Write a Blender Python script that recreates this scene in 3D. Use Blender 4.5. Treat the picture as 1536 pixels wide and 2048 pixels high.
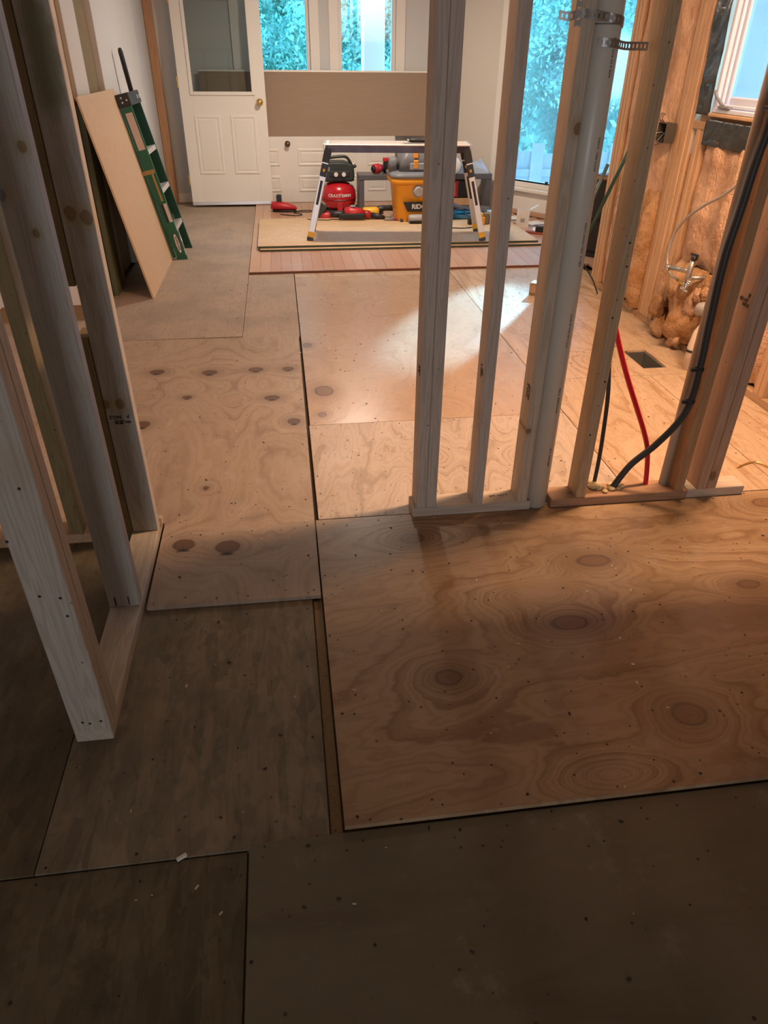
import bpy, bmesh, math, random
import numpy as np
from mathutils import Vector, Matrix, noise as mnoise
for o in list(bpy.data.objects): bpy.data.objects.remove(o)
SC = bpy.context.scene
COL = SC.collection
R = random.Random(7)
PI = math.pi

# ---------------------------------------------------------------- camera
CAM_H = 1.4224
PITCH, ROLL, YAW, FPX = 0.580600, 0.0102164, 0.1393804, 1395.0
cp, sp, cy, sy = math.cos(PITCH), math.sin(PITCH), math.cos(YAW), math.sin(YAW)
fwd = Vector((sy*cp, cy*cp, -sp)); rgt = Vector((cy, -sy, 0)); upv = rgt.cross(fwd)
c_, s_ = math.cos(ROLL), math.sin(ROLL)
r2 = c_*rgt + s_*upv; u2 = -s_*rgt + c_*upv
cam = bpy.data.cameras.new('camera'); co = bpy.data.objects.new('camera', cam); COL.objects.link(co)
cam.sensor_fit = 'HORIZONTAL'; cam.sensor_width = 36.0; cam.lens = FPX/1536*36.0
cam.clip_start = 0.02; cam.clip_end = 200
co.matrix_world = Matrix(((r2.x, u2.x, -fwd.x, 0), (r2.y, u2.y, -fwd.y, 0), (r2.z, u2.z, -fwd.z, CAM_H), (0, 0, 0, 1)))
SC.camera = co

# ---------------------------------------------------------------- sky, lamps, exposure
w = bpy.data.worlds.new('overcast_sky'); SC.world = w; w.use_nodes = True
bg = w.node_tree.nodes['Background']
bg.inputs[0].default_value = (0.31, 0.75, 1.42, 1); bg.inputs[1].default_value = 8.5
def light(name, kind, loc, energy, color, target=None, **kw):
    l = bpy.data.lights.new(name, kind); l.energy = energy; l.color = color
    for k, v in kw.items(): setattr(l, k, v)
    o = bpy.data.objects.new(name, l); COL.objects.link(o); o.location = loc
    if target is not None:
        d = Vector(target)-Vector(loc); o.rotation_euler = d.to_track_quat('-Z', 'Y').to_euler()
    return o
light('kitchen_ceiling_lamp', 'AREA', (1.66, 2.46, 2.36), 88, (1.0, 0.63, 0.38), (1.66, 2.46, 0), shape='RECTANGLE', size=1.1, size_y=0.10)
light('living_room_ceiling_lamp', 'AREA', (0.66, 6.7, 2.40), 54, (1.0, 0.83, 0.68), (0.66, 6.7, 0), shape='DISK', size=0.22)
light('rear_fill', 'AREA', (-0.1, -5.2, 0.50), 64.0, (0.86, 0.89, 1.0), (0.1, 0.5, 0.95), shape='RECTANGLE', size=0.8, size_y=0.6)  # fill light added behind the camera, no lamp known there
light('daylight_beam_spot', 'SPOT', (1.17+0.57*9, 4.35+0.82*9, 3.75), 27000, (0.32, 0.68, 1.0), (1.17, 4.35, 0), spot_size=math.radians(5.0), spot_blend=0.6, shadow_soft_size=0.05)  # spot lamp added outside, standing in for a sun shaft through the trees
SC.view_settings.view_transform = 'Standard'; SC.view_settings.look = 'None'
SC.view_settings.exposure = 0.0; SC.view_settings.gamma = 1.0
SC.view_settings.use_curve_mapping = False

# ---------------------------------------------------------------- material helper
class G:
    def __init__(s, name):
        s.mat = bpy.data.materials.new(name); s.mat.use_nodes = True
        s.nt = s.mat.node_tree; s.nt.nodes.clear()
        s.out = s.nt.nodes.new('ShaderNodeOutputMaterial')
    def n(s, t): return s.nt.nodes.new(t)
    def put(s, sock, v):
        if isinstance(v, bpy.types.NodeSocket): s.nt.links.new(v, sock)
        elif v is not None: sock.default_value = v
    def m(s, op, a, b=None, c=None, clamp=False):
        n = s.n('ShaderNodeMath'); n.operation = op; n.use_clamp = clamp
        s.put(n.inputs[0], a); s.put(n.inputs[1], b); s.put(n.inputs[2], c); return n.outputs[0]
    def coord(s, which='Object'): return s.n('ShaderNodeTexCoord').outputs[which]
    def sep(s, v):
        n = s.n('ShaderNodeSeparateXYZ'); s.put(n.inputs[0], v); return n.outputs
    def comb(s, x, y, z):
        n = s.n('ShaderNodeCombineXYZ'); s.put(n.inputs[0], x); s.put(n.inputs[1], y); s.put(n.inputs[2], z); return n.outputs[0]
    def map(s, v, loc=(0, 0, 0), scale=(1, 1, 1), rot=(0, 0, 0)):
        n = s.n('ShaderNodeMapping'); s.put(n.inputs[0], v)
        n.inputs[1].default_value = loc; n.inputs[2].default_value = rot; n.inputs[3].default_value = scale; return n.outputs[0]
    def addrand(s, v, amt=37.0):
        r = s.n('ShaderNodeObjectInfo').outputs['Random']; k = s.m('MULTIPLY', r, amt)
        n = s.n('ShaderNodeVectorMath'); n.operation = 'ADD'; s.put(n.inputs[0], v); s.put(n.inputs[1], s.comb(k, k, k)); return n.outputs[0]
    def noise(s, v, scale, detail=3.0, rough=0.55, dist=0.0):
        n = s.n('ShaderNodeTexNoise'); s.put(n.inputs['Vector'], v)
        n.inputs['Scale'].default_value = scale; n.inputs['Detail'].default_value = detail
        n.inputs['Roughness'].default_value = rough; n.inputs['Distortion'].default_value = dist; return n.outputs[0]
    def voro(s, v, scale, out=0, rand=1.0):
        n = s.n('ShaderNodeTexVoronoi'); s.put(n.inputs['Vector'], v); n.inputs['Scale'].default_value = scale
        n.inputs['Randomness'].default_value = rand; return n.outputs[out]
    def ramp(s, f, pts):
        n = s.n('ShaderNodeValToRGB'); s.put(n.inputs[0], f); e = n.color_ramp.elements
        while len(e) < len(pts): e.new(0.5)
        for i, (p, c) in enumerate(pts):
            e[i].position = p; e[i].color = (c, c, c, 1) if isinstance(c, (int, float)) else (*c, 1)
        return n.outputs[0]
    def mix(s, f, a, b, mode='MIX'):
        n = s.n('ShaderNodeMix'); n.data_type = 'RGBA'; n.blend_type = mode
        s.put(n.inputs[0], f)
        for k, v in ((6, a), (7, b)):
            if isinstance(v, bpy.types.NodeSocket): s.nt.links.new(v, n.inputs[k])
            else: n.inputs[k].default_value = (*v, 1)
        return n.outputs[2]
    def step(s, v, a, b):
        n = s.n('ShaderNodeMapRange'); n.interpolation_type = 'SMOOTHSTEP'
        s.put(n.inputs[0], v); n.inputs[1].default_value = a; n.inputs[2].default_value = b; return n.outputs[0]
    def finish(s, color, rough=0.6, metal=0.0, bump=None, bstr=0.2, bdist=0.01, spec=None, coat=None):
        p = s.n('ShaderNodeBsdfPrincipled')
        if isinstance(color, bpy.types.NodeSocket): s.nt.links.new(color, p.inputs['Base Color'])
        else: p.inputs['Base Color'].default_value = (*color, 1)
        s.put(p.inputs['Roughness'], rough); s.put(p.inputs['Metallic'], metal)
        if spec is not None: p.inputs['Specular IOR Level'].default_value = spec
        if coat is not None: p.inputs['Coat Weight'].default_value = coat
        if bump is not None:
            b = s.n('ShaderNodeBump'); b.inputs['Strength'].default_value = bstr; b.inputs['Distance'].default_value = bdist
            s.put(b.inputs['Height'], bump); s.nt.links.new(b.outputs[0], p.inputs['Normal'])
        s.nt.links.new(p.outputs[0], s.out.inputs[0]); return s.mat

def plain(name, col, rough=0.5, metal=0.0, var=0.12, scale=14, bstr=0.06, spec=None, coat=None):
    g = G(name); v = g.coord(); f = g.noise(v, scale, 4)
    lo = tuple(max(0, c*(1-var)) for c in col); hi = tuple(min(1, c*(1+var)) for c in col)
    return g.finish(g.mix(f, lo, hi), rough, metal, bump=g.noise(v, scale*6, 2), bstr=bstr, bdist=0.003, spec=spec, coat=coat)

def stud_mat(name, light_c, dark_c, axis='z', knots=(), knot_c=(0.20, 0.115, 0.05), stain=None, auto=True, plane='xz'):
    """sawn lumber: fine straight grain along one axis, sparse knots"""
    g = G(name); v0 = g.coord(); v = g.addrand(v0)
    sc = {'z': (1, 1, .045), 'y': (1, .045, 1), 'x': (.045, 1, 1)}[axis]
    vs = g.map(v, scale=sc)
    big = g.noise(vs, 26, 3, .5, .6)
    rings = g.m('SINE', g.m('MULTIPLY', big, 62)); rings = g.step(rings, -.2, 1.0)
    fib = g.noise(g.map(v, scale=sc), 240, 3)
    col = g.mix(g.m('MULTIPLY', rings, .55), light_c, dark_c)
    col = g.mix(g.m('MULTIPLY', fib, .35), col, tuple(c*.72 for c in dark_c))
    blot = g.step(g.noise(v, 4.5, 2), .42, .75)
    col = g.mix(g.m('MULTIPLY', blot, .25), col, tuple(c*.8 for c in light_c))
    if auto:
        ks = {'z': (1, 1, .55), 'y': (1, .55, 1), 'x': (.55, 1, 1)}[axis]
        d = g.voro(g.map(v, scale=ks), 5.0)
        halo = g.step(d, .26, .07); core = g.step(d, .085, .055)
        col = g.mix(g.m('MULTIPLY', halo, .38), col, (0.34, .20, .09)); col = g.mix(g.m('MULTIPLY', core, .85), col, knot_c)
        d2 = g.voro(g.map(v, loc=(3, 1, 2)), 20.0); col = g.mix(g.m('MULTIPLY', g.step(d2, .075, .04), .8), col, (.05, .03, .02))
    S = g.sep(v0)
    for (a, b, r) in knots:
        ia = S[0] if plane[0] == 'x' else S[1]; ib = S[2]
        dx = g.m('DIVIDE', g.m('SUBTRACT', ia, a), r); dz = g.m('DIVIDE', g.m('SUBTRACT', ib, b), r*1.25)
        d = g.m('SQRT', g.m('ADD', g.m('MULTIPLY', dx, dx), g.m('MULTIPLY', dz, dz)))
        d = g.m('ADD', d, g.m('MULTIPLY', g.m('SUBTRACT', g.noise(v0, 60, 2), .5), .5))
        col = g.mix(g.m('MULTIPLY', g.step(d, 2.6, .8), .45), col, (.36, .25, .09)); col = g.mix(g.m('MULTIPLY', g.step(d, 1.05, .8), .8), col, knot_c)
    if stain:
        (a, b, r, c) = stain
        dx = g.m('DIVIDE', g.m('SUBTRACT', S[0], a), r[0]); dz = g.m('DIVIDE', g.m('SUBTRACT', S[2], b), r[1])
        d = g.m('SQRT', g.m('ADD', g.m('MULTIPLY', dx, dx), g.m('MULTIPLY', dz, dz)))
        d = g.m('ADD', d, g.m('MULTIPLY', g.m('SUBTRACT', g.noise(v0, 18, 4), .5), .9))
        col = g.mix(g.m('MULTIPLY', g.step(d, 1.15, .6), .8), col, c)
    return g.finish(col, .62, bump=g.m('ADD', fib, rings), bstr=.22, bdist=.0012, spec=.3)

def ply_mat(name, light_c, dark_c, axis='x', knots=(), freq=9.0, rough=.42, seed=0.0, stretch=(0.75, 2.6), con=.75, tilt=0.0, dirt=.3, fine=1.0, dark_patch=None):
    """rotary-cut plywood face: contour-line figure of a height field with bumps at the knots.
    knots: (x, y, rx, ry, kind) kind 0 dark, 1 pale, 2 dark with a hole"""
    g = G(name); v0 = g.coord(); v = g.map(v0, rot=(0, 0, tilt)) if tilt else v0
    S0 = g.sep(v0); ax = stretch if axis == 'x' else (stretch[1], stretch[0])
    vs = g.map(v, loc=(seed, seed*1.7, 0), scale=(ax[0], ax[1], 1))
    vflat = g.map(v0, scale=(1, 1, 0))
    H = g.noise(g.map(vs, scale=(1, 1, 0)), 1.15, 3.0, .45, .25)
    wob = g.noise(vflat, 16, 3, .5)
    H = g.m('ADD', H, g.m('MULTIPLY', wob, .055))
    streak = g.noise(g.map(v, scale=((5, 34, 0) if axis == 'x' else (34, 5, 0))), 1.0, 4, .6)
    H = g.m('ADD', H, g.m('MULTIPLY', streak, .05))
    ks = []
    for (x, y, rx, ry, kind) in knots:
        dx = g.m('DIVIDE', g.m('SUBTRACT', S0[0], x), rx); dy = g.m('DIVIDE', g.m('SUBTRACT', S0[1], y), ry)
        d2 = g.m('ADD', g.m('MULTIPLY', dx, dx), g.m('MULTIPLY', dy, dy))
        ks.append((d2, kind, dx, dy))
        H = g.m('ADD', H, g.m('DIVIDE', .85 if kind != 1 else .65, g.m('ADD', 1.0, g.m('MULTIPLY', d2, .42))))
    band = g.m('SINE', g.m('MULTIPLY', H, freq*2*PI))
    mod = g.step(g.noise(vs, 2.3, 3), .28, .72)
    b1 = g.m('MULTIPLY', g.m('POWER', g.step(band, -.5, 1.0), 1.8), mod)
    band2 = g.m('SINE', g.m('MULTIPLY', H, freq*2*PI*3.1)); b2 = g.m('MULTIPLY', g.step(band2, -.2, 1.), .42)
    fs = (7, 160, 1) if axis == 'x' else (160, 7, 1)
    fib = g.noise(g.map(v, scale=fs), 1.0, 4, .6)
    f = g.m('MULTIPLY', g.m('ADD', b1, g.m('MULTIPLY', b2, fine)), con, clamp=True)
    f = g.m('ADD', f, g.m('MULTIPLY', g.m('ADD', g.m('SUBTRACT', fib, .5), g.m('MULTIPLY', g.m('SUBTRACT', streak, .5), .8)), .55), clamp=True)
    col = g.mix(f, light_c, dark_c)
    cloud = g.noise(vflat, 1.7, 4); col = g.mix(g.m('MULTIPLY', g.step(cloud, .35, .75), dirt), col, tuple(c*.62 for c in dark_c))
    scuff = g.step(g.noise(vflat, 5.5, 5, .7), .56, .72); col = g.mix(g.m('MULTIPLY', scuff, .16), col, (.62, .56, .50))
    for d2, kind, dx, dy in ks:
        d = g.m('ADD', g.m('SQRT', d2), g.m('MULTIPLY', g.m('SUBTRACT', g.noise(vflat, 40, 2), .5), .28))
        if kind == 1:
            col = g.mix(g.m('MULTIPLY', g.step(d, 1.5, .5), .35), col, (.46, .30, .20)); continue
        col = g.mix(g.m('MULTIPLY', g.step(d, 3.4, .9), .5), col, tuple(c*.72 for c in dark_c))
        rr = g.m('SINE', g.m('MULTIPLY', d, 30)); inner = g.mix(g.m('MULTIPLY', g.step(rr, -1, 1), .4), (.20, .10, .052), (.12, .055, .03))
        col = g.mix(g.m('MULTIPLY', g.step(d, 1.12, .84), .85 if kind == 2 else .66), col, inner)
        if kind == 2: col = g.mix(g.m('MULTIPLY', g.step(d, 1.15, .9), .62), col, (.085, .042, .024))
        edge = g.m('MULTIPLY', g.step(d, .75, .97), g.step(d, 1.22, .99)); col = g.mix(g.m('MULTIPLY', edge, .5), col, (.06, .034, .022))
        if kind == 2:
            e = g.m('MULTIPLY', g.step(g.m('ADD', dy, g.m('MULTIPLY', g.m('ABSOLUTE', dx), .7)), -.55, -.95), g.step(d, 1.5, 1.25)); col = g.mix(e, col, (.022, .014, .01))
    sp = g.voro(g.map(vflat, loc=(seed, 2, 0)), 30.0); sel = g.noise(vflat, 9, 1)
    speck = g.m('MULTIPLY', g.step(sp, .14, .07), g.step(sel, .52, .56)); col = g.mix(g.m('MULTIPLY', speck, .85), col, (.035, .022, .016))
    return g.finish(col, g.m('ADD', rough, g.m('MULTIPLY', g.m('SUBTRACT', cloud, .5), .35)), bump=g.m('ADD', fib, g.m('MULTIPLY', b1, .5)), bstr=.16, bdist=.0012, spec=.42)

def osb_mat(name, cols, rough=.6, scale=26, ax=(1, .4), dirt=(.08, .07, .05), dirt_amt=.6, speck=.6, flake=.5, grid=0.0):
    g = G(name); v = g.map(g.coord(), scale=(1, 1, 0)); vw = g.mix(.06, v, g.n('ShaderNodeTexNoise').outputs[1])
    def fl(rot, sc):
        n = g.n('ShaderNodeTexVoronoi'); g.put(n.inputs['Vector'], g.map(v, scale=(ax[0], ax[1], 0), rot=(0, 0, rot))); n.inputs['Scale'].default_value = sc
        return g.sep(n.outputs['Color'])[0]
    a = fl(.3, scale); b = fl(-.5, scale*1.35); c = fl(.05, scale*.8)
    sel = g.step(g.noise(v, 17, 2), .44, .56)
    f = g.m('ADD', g.m('MULTIPLY', a, g.m('SUBTRACT', 1.0, sel)), g.m('MULTIPLY', b, sel))
    f = g.m('ADD', g.m('MULTIPLY', f, .6), g.m('MULTIPLY', c, .4))
    mid = tuple((p+q)/2 for p, q in zip(*cols))
    col = g.mix(flake, mid, g.ramp(f, [(.1, cols[1]), (.5, mid), (.9, cols[0])]))
    fib = g.noise(g.map(v, scale=(60, 9, 0), rot=(0, 0, .2)), 1.0, 4, .65); col = g.mix(g.m('MULTIPLY', g.step(fib, .45, .75), .3), col, tuple(k*.6 for k in cols[1]))
    cl = g.noise(v, 2.1, 6, .6); col = g.mix(g.m('MULTIPLY', g.step(cl, .42, .68), dirt_amt), col, dirt)
    cl2 = g.noise(g.map(v, loc=(4, 3, 0)), 7, 6, .7); col = g.mix(g.m('MULTIPLY', g.step(cl2, .52, .70), dirt_amt*.7), col, dirt)
    sp = g.voro(g.map(v, loc=(1, 2, 0)), 22.0); spk = g.m('MULTIPLY', g.step(sp, .11, .05), g.step(g.noise(v, 7, 1), .5, .54))
    col = g.mix(g.m('MULTIPLY', spk, speck), col, (.03, .022, .016))
    if grid:   # broken rows of old glue and staple marks
        S = g.sep(v); gm = 0.0
        for k, (per, wd) in enumerate(((.0635, .06), (.127, .035))):
            fr_ = g.m('FRACT', g.m('ADD', g.m('DIVIDE', S[1-k], per), g.m('MULTIPLY', g.noise(v, 3, 2), .12)))
            ln = g.m('LESS_THAN', fr_, wd); msk = g.step(g.noise(g.map(v, scale=((9, 40) if k else (40, 9))+(0,), loc=(k, 2, 0)), 1.0, 3, .7), .50, .62)
            gm = g.m('MAXIMUM', gm, g.m('MULTIPLY', ln, msk))
        col = g.mix(g.m('MULTIPLY', gm, grid), col, (.10, .085, .07))
    return g.finish(col, rough, bump=g.m('ADD', f, fib), bstr=.18, bdist=.0015, spec=.35)

# ---------------------------------------------------------------- object helpers
def root(name, label=None, cat=None, loc=(0, 0, 0), rotz=0.0, group=None, kind=None):
    o = bpy.data.objects.new(name, None); o.empty_display_size = .05; COL.objects.link(o)
    o.location = loc; o.rotation_euler = (0, 0, rotz)
    return tag(o, label, cat, group, kind)
def tag(o, label=None, cat=None, group=None, kind=None):
    if label: o['label'] = label
    if cat: o['category'] = cat
    if group: o['group'] = group
    if kind: o['kind'] = kind
    return o
def copy_tree(src, parent=None):
    c = src.copy(); COL.objects.link(c)
    if parent is not None: c.parent = parent
    for ch in list(src.children): copy_tree(ch, c)
    return c

class MB:
    def __init__(s): s.v = []; s.f = []; s.sm = []
    def add(s, vs, fs, sm=False):
        b = len(s.v); s.v += [tuple(p) for p in vs]; s.f += [tuple(b+i for i in f) for f in fs]; s.sm += [sm]*len(fs); return s
    def box(s, x0, x1, y0, y1, z0, z1):
        return s.add([(x0, y0, z0), (x1, y0, z0), (x1, y1, z0), (x0, y1, z0), (x0, y0, z1), (x1, y0, z1), (x1, y1, z1), (x0, y1, z1)],
                     [(3, 2, 1, 0), (4, 5, 6, 7), (0, 1, 5, 4), (1, 2, 6, 5), (2, 3, 7, 6), (3, 0, 4, 7)])
    def fbox(s, o, ex, ey, ez, a0, a1, b0, b1, c0, c1):
        o, ex, ey, ez = map(Vector, (o, ex, ey, ez)); P = lambda a, b, c: o+ex*a+ey*b+ez*c
        vs = [P(a0, b0, c0), P(a1, b0, c0), P(a1, b1, c0), P(a0, b1, c0), P(a0, b0, c1), P(a1, b0, c1), P(a1, b1, c1), P(a0, b1, c1)]
        fs = [(3, 2, 1, 0), (4, 5, 6, 7), (0, 1, 5, 4), (1, 2, 6, 5), (2, 3, 7, 6), (3, 0, 4, 7)]
        if ex.cross(ey).dot(ez) < 0: fs = [f[::-1] for f in fs]
        return s.add(vs, fs)
    def bar(s, p, q, wd, ht, up=(0, 0, 1)):
        p, q = Vector(p), Vector(q); ez = (q-p); L = ez.length; ez.normalize(); u = Vector(up)
        ex = ez.cross(u)
        if ex.length < 1e-4: ex = Vector((1, 0, 0))
        ex.normalize(); ey = ez.cross(ex)
        return s.fbox(p, ex, ey, ez, -wd/2, wd/2, -ht/2, ht/2, 0, L)
    def tube(s, pts, r, n=8, caps=True, sm=True):
        pts = [Vector(p) for p in pts]; rs = r if isinstance(r, (list, tuple)) else [r]*len(pts)
        vs = []; prev = None
        for i, p in enumerate(pts):
            t = (pts[min(i+1, len(pts)-1)]-pts[max(i-1, 0)]).normalized()
            if prev is None:
                a = Vector((0, 0, 1)) if abs(t.z) < .9 else Vector((1, 0, 0)); ex = t.cross(a).normalized()
            else:
                ex = prev-t*prev.dot(t)
                ex = ex.normalized() if ex.length > 1e-6 else t.orthogonal().normalized()
            prev = ex; ey = t.cross(ex)
            vs += [p+(ex*math.cos(2*PI*k/n)+ey*math.sin(2*PI*k/n))*rs[i] for k in range(n)]
        fs = [(i*n+k, i*n+(k+1) % n, (i+1)*n+(k+1) % n, (i+1)*n+k) for i in range(len(pts)-1) for k in range(n)]
        s.add(vs, fs, sm)
        if caps:
            b = len(s.v)-len(vs); s.f += [tuple(b+k for k in range(n))[::-1], tuple(b+(len(pts)-1)*n+k for k in range(n))]; s.sm += [False, False]
        return s
    def lathe(s, prof, c=(0, 0, 0), n=24, M=None, sm=True):
        c = Vector(c); vs = []
        for r_, z in prof:
            for k in range(n):
                p = Vector((r_*math.cos(2*PI*k/n), r_*math.sin(2*PI*k/n), z))
                vs.append((M @ p if M else p)+c)
        fs = [(i*n+k, i*n+(k+1) % n, (i+1)*n+(k+1) % n, (i+1)*n+k) for i in range(len(prof)-1) for k in range(n)]
        s.add(vs, fs, sm); b = len(s.v)-len(vs)
        s.f += [tuple(b+k for k in range(n))[::-1], tuple(b+(len(prof)-1)*n+k for k in range(n))]; s.sm += [False, False]
        return s
    def prism(s, poly, o, ex, ey, ez, h0, h1):
        o, ex, ey, ez = map(Vector, (o, ex, ey, ez)); n = len(poly)
        vs = [o+ex*a+ey*b+ez*h0 for a, b in poly]+[o+ex*a+ey*b+ez*h1 for a, b in poly]
        fs = [tuple(range(n))[::-1], tuple(range(n, 2*n))]+[(i, (i+1) % n, n+(i+1) % n, n+i) for i in range(n)]
        return s.add(vs, fs)
    def build(s, name, mat, parent=None, bevel=0.0, label=None, kind=None, world=False, seg=1):
        off = Vector(parent.location) if (world and parent is not None) else Vector((0, 0, 0))
        q = parent.parent if (world and parent is not None) else None
        while q is not None: off += q.location; q = q.parent
        me = bpy.data.meshes.new(name); me.from_pydata([Vector(p)-off for p in s.v], [], s.f)
        bm = bmesh.new(); bm.from_mesh(me); bmesh.ops.recalc_face_normals(bm, faces=bm.faces); bm.to_mesh(me); bm.free()
        me.polygons.foreach_set('use_smooth', s.sm); me.materials.append(mat)
        o = bpy.data.objects.new(name, me); COL.objects.link(o)
        if parent is not None: o.parent = parent
        if bevel:
            b = o.modifiers.new('bevel', 'BEVEL'); b.width = bevel; b.segments = seg; b.limit_method = 'ANGLE'; b.angle_limit = math.radians(40)
        if label: o['label'] = label
        if kind: o['kind'] = kind
        return o
def spline(pts, n=8):
    """Catmull-Rom through points"""
    P = [Vector(p) for p in pts]; out = []
    for i in range(len(P)-1):
        a = P[max(i-1, 0)]; b = P[i]; c = P[i+1]; d = P[min(i+2, len(P)-1)]
        for k in range(n):
            t = k/n; out.append(.5*((2*b)+(c-a)*t+(2*a-5*b+4*c-d)*t*t+(3*b-a-3*c+d)*t**3))
    out.append(P[-1]); return out
def text_obj(name, body, size, mat, parent, o, ex, ey, depth=.0008, align='CENTER', bold=0.0, sx=1.0):
    """flat lettering as a mesh; o = centre, ex = reading direction, ey = up (parent-local)"""
    cu = bpy.data.curves.new(name, 'FONT'); cu.body = body; cu.size = size; cu.extrude = depth; cu.align_x = align; cu.align_y = 'CENTER'
    cu.offset = bold; cu.resolution_u = 3
    t = bpy.data.objects.new(name, cu); COL.objects.link(t); bpy.context.view_layer.update()
    me = bpy.data.meshes.new_from_object(t.evaluated_get(bpy.context.evaluated_depsgraph_get()))
    bpy.data.objects.remove(t); me.name = name; me.materials.clear(); me.materials.append(mat)
    ex = Vector(ex).normalized(); ey = Vector(ey).normalized(); ez = ex.cross(ey); o = Vector(o)
    for vtx in me.vertices: vtx.co = o+ex*vtx.co.x*sx+ey*vtx.co.y+ez*vtx.co.z
    ob = bpy.data.objects.new(name, me); COL.objects.link(ob)
    if parent is not None: ob.parent = parent
    return ob
# ---------------------------------------------------------------- palette
M_studL = stud_mat('spruce_left', (.50, .44, .36), (.36, .29, .21))
M_studFar = stud_mat('spruce_left_far', (.46, .41, .34), (.33, .27, .20), auto=False,
    knots=[(-.562, 1.06, .017), (-.523, 1.048, .017), (-.585, .508, .014), (-.541, .506, .015), (-.57, 1.62, .02)], stain=(-.545, 1.42, (.04, .15), (.20, .185, .095)))
M_studMid = stud_mat('spruce_left_mid', (.47, .43, .37), (.37, .32, .25), auto=False, knots=[(-.587, 1.168, .012), (-.52, 1.258, .010), (-.535, 1.09, .008)], stain=(-.61, 1.20, (.035, .06), (.20, .31, .46)))
M_studN = stud_mat('spruce_new', (.64, .54, .44), (.46, .36, .27))
M_studO = stud_mat('pine_aged', (.50, .30, .15), (.34, .18, .08))
M_studB = stud_mat('pine_brown_old', (.30, .19, .085), (.20, .12, .05))
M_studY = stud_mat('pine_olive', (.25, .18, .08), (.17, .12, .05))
M_frameO = stud_mat('fir_orange', (.66, .42, .24), (.50, .28, .14))
M_plateL = stud_mat('plate_left', (.54, .47, .37), (.40, .31, .22), axis='y')
M_plateN = stud_mat('plate_new', (.62, .52, .41), (.48, .36, .25), axis='x')
M_plateO = stud_mat('plate_aged', (.46, .27, .16), (.32, .17, .09), axis='x')
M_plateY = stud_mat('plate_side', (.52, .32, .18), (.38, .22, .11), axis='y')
M_white = plain('white_paint', (.78, .74, .68), .45, var=.03, scale=3)
M_door = plain('door_enamel', (.80, .77, .70), .38, var=.02, scale=3)
M_wall = plain('primer_wall', (.66, .61, .54), .8, var=.03, scale=2)
M_wallg = plain('grey_wall_paint', (.60, .60, .59), .8, var=.04, scale=2)
M_dark = plain('shell_dark', (.30, .27, .23), .9)
M_ceil = plain('ceiling_board', (.55, .52, .48), .9)
M_black = plain('black_plastic', (.018, .018, .020), .42)
M_rubber = plain('black_rubber', (.014, .015, .015), .55)
M_steel = plain('zinc_steel', (.42, .40, .37), .42, .85, var=.25, scale=30)
M_chrome = plain('chrome', (.62, .60, .57), .22, .95)
M_brass = plain('brass', (.80, .55, .16), .25, .95)
M_alu = plain('aluminium', (.72, .70, .67), .34, .75, var=.06)
M_red = plain('red_paint', (.52, .012, .022), .25, coat=.5, var=.06)
M_redp = plain('red_plastic', (.50, .02, .03), .42)
M_yel = plain('yellow_plastic', (.80, .46, .02), .40)
M_org = plain('orange_plastic', (.86, .36, .015), .42, var=.05)
M_orgb = plain('orange_latch', (.95, .36, .05), .4)
M_gry = plain('grey_plastic', (.20, .20, .21), .45)
M_gryl = plain('light_grey_plastic', (.36, .35, .35), .45)
M_ben = plain('charcoal_laminate', (.105, .105, .115), .38, var=.15)
M_screw = plain('dark_screw', (.035, .028, .024), .5, .4)
M_txtw = plain('white_print', (.80, .76, .72), .5, var=.02)
M_txtk = plain('black_ink', (.03, .028, .028), .7, var=.02)
M_vinyl = plain('vinyl_frame', (.64, .68, .80), .4, var=.03, scale=3)  # blue in the white frame's colour stands in for outside daylight
def glass_mat(name, tint=(1, 1, 1), haze=0.0):
    g = G(name); t = g.n('ShaderNodeBsdfTransparent'); t.inputs[0].default_value = (*tint, 1)
    gl = g.n('ShaderNodeBsdfGlossy'); gl.inputs['Roughness'].default_value = .02
    fr = g.n('ShaderNodeFresnel'); fr.inputs[0].default_value = 1.45
    mx = g.n('ShaderNodeMixShader'); g.put(mx.inputs[0], fr.outputs[0]); g.put(mx.inputs[1], t.outputs[0]); g.put(mx.inputs[2], gl.outputs[0])
    last = mx.outputs[0]
    if haze:   # insect screen and dust: scatters some of the daylight
        tl = g.n('ShaderNodeBsdfTranslucent'); tl.inputs[0].default_value = (.92, .92, .92, 1); m2 = g.n('ShaderNodeMixShader'); m2.inputs[0].default_value = haze
        g.put(m2.inputs[1], last); g.put(m2.inputs[2], tl.outputs[0]); last = m2.outputs[0]
    g.put(g.out.inputs[0], last); return g.mat
M_glass = glass_mat('window_glass', (.97, .99, .99)); M_glassh = glass_mat('screened_glass', (.97, .99, .99), .05); M_glassw = glass_mat('screened_casement_glass', (.97, .99, .99), .12); M_glassd = glass_mat('door_glass', (.80, .84, .84))

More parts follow.
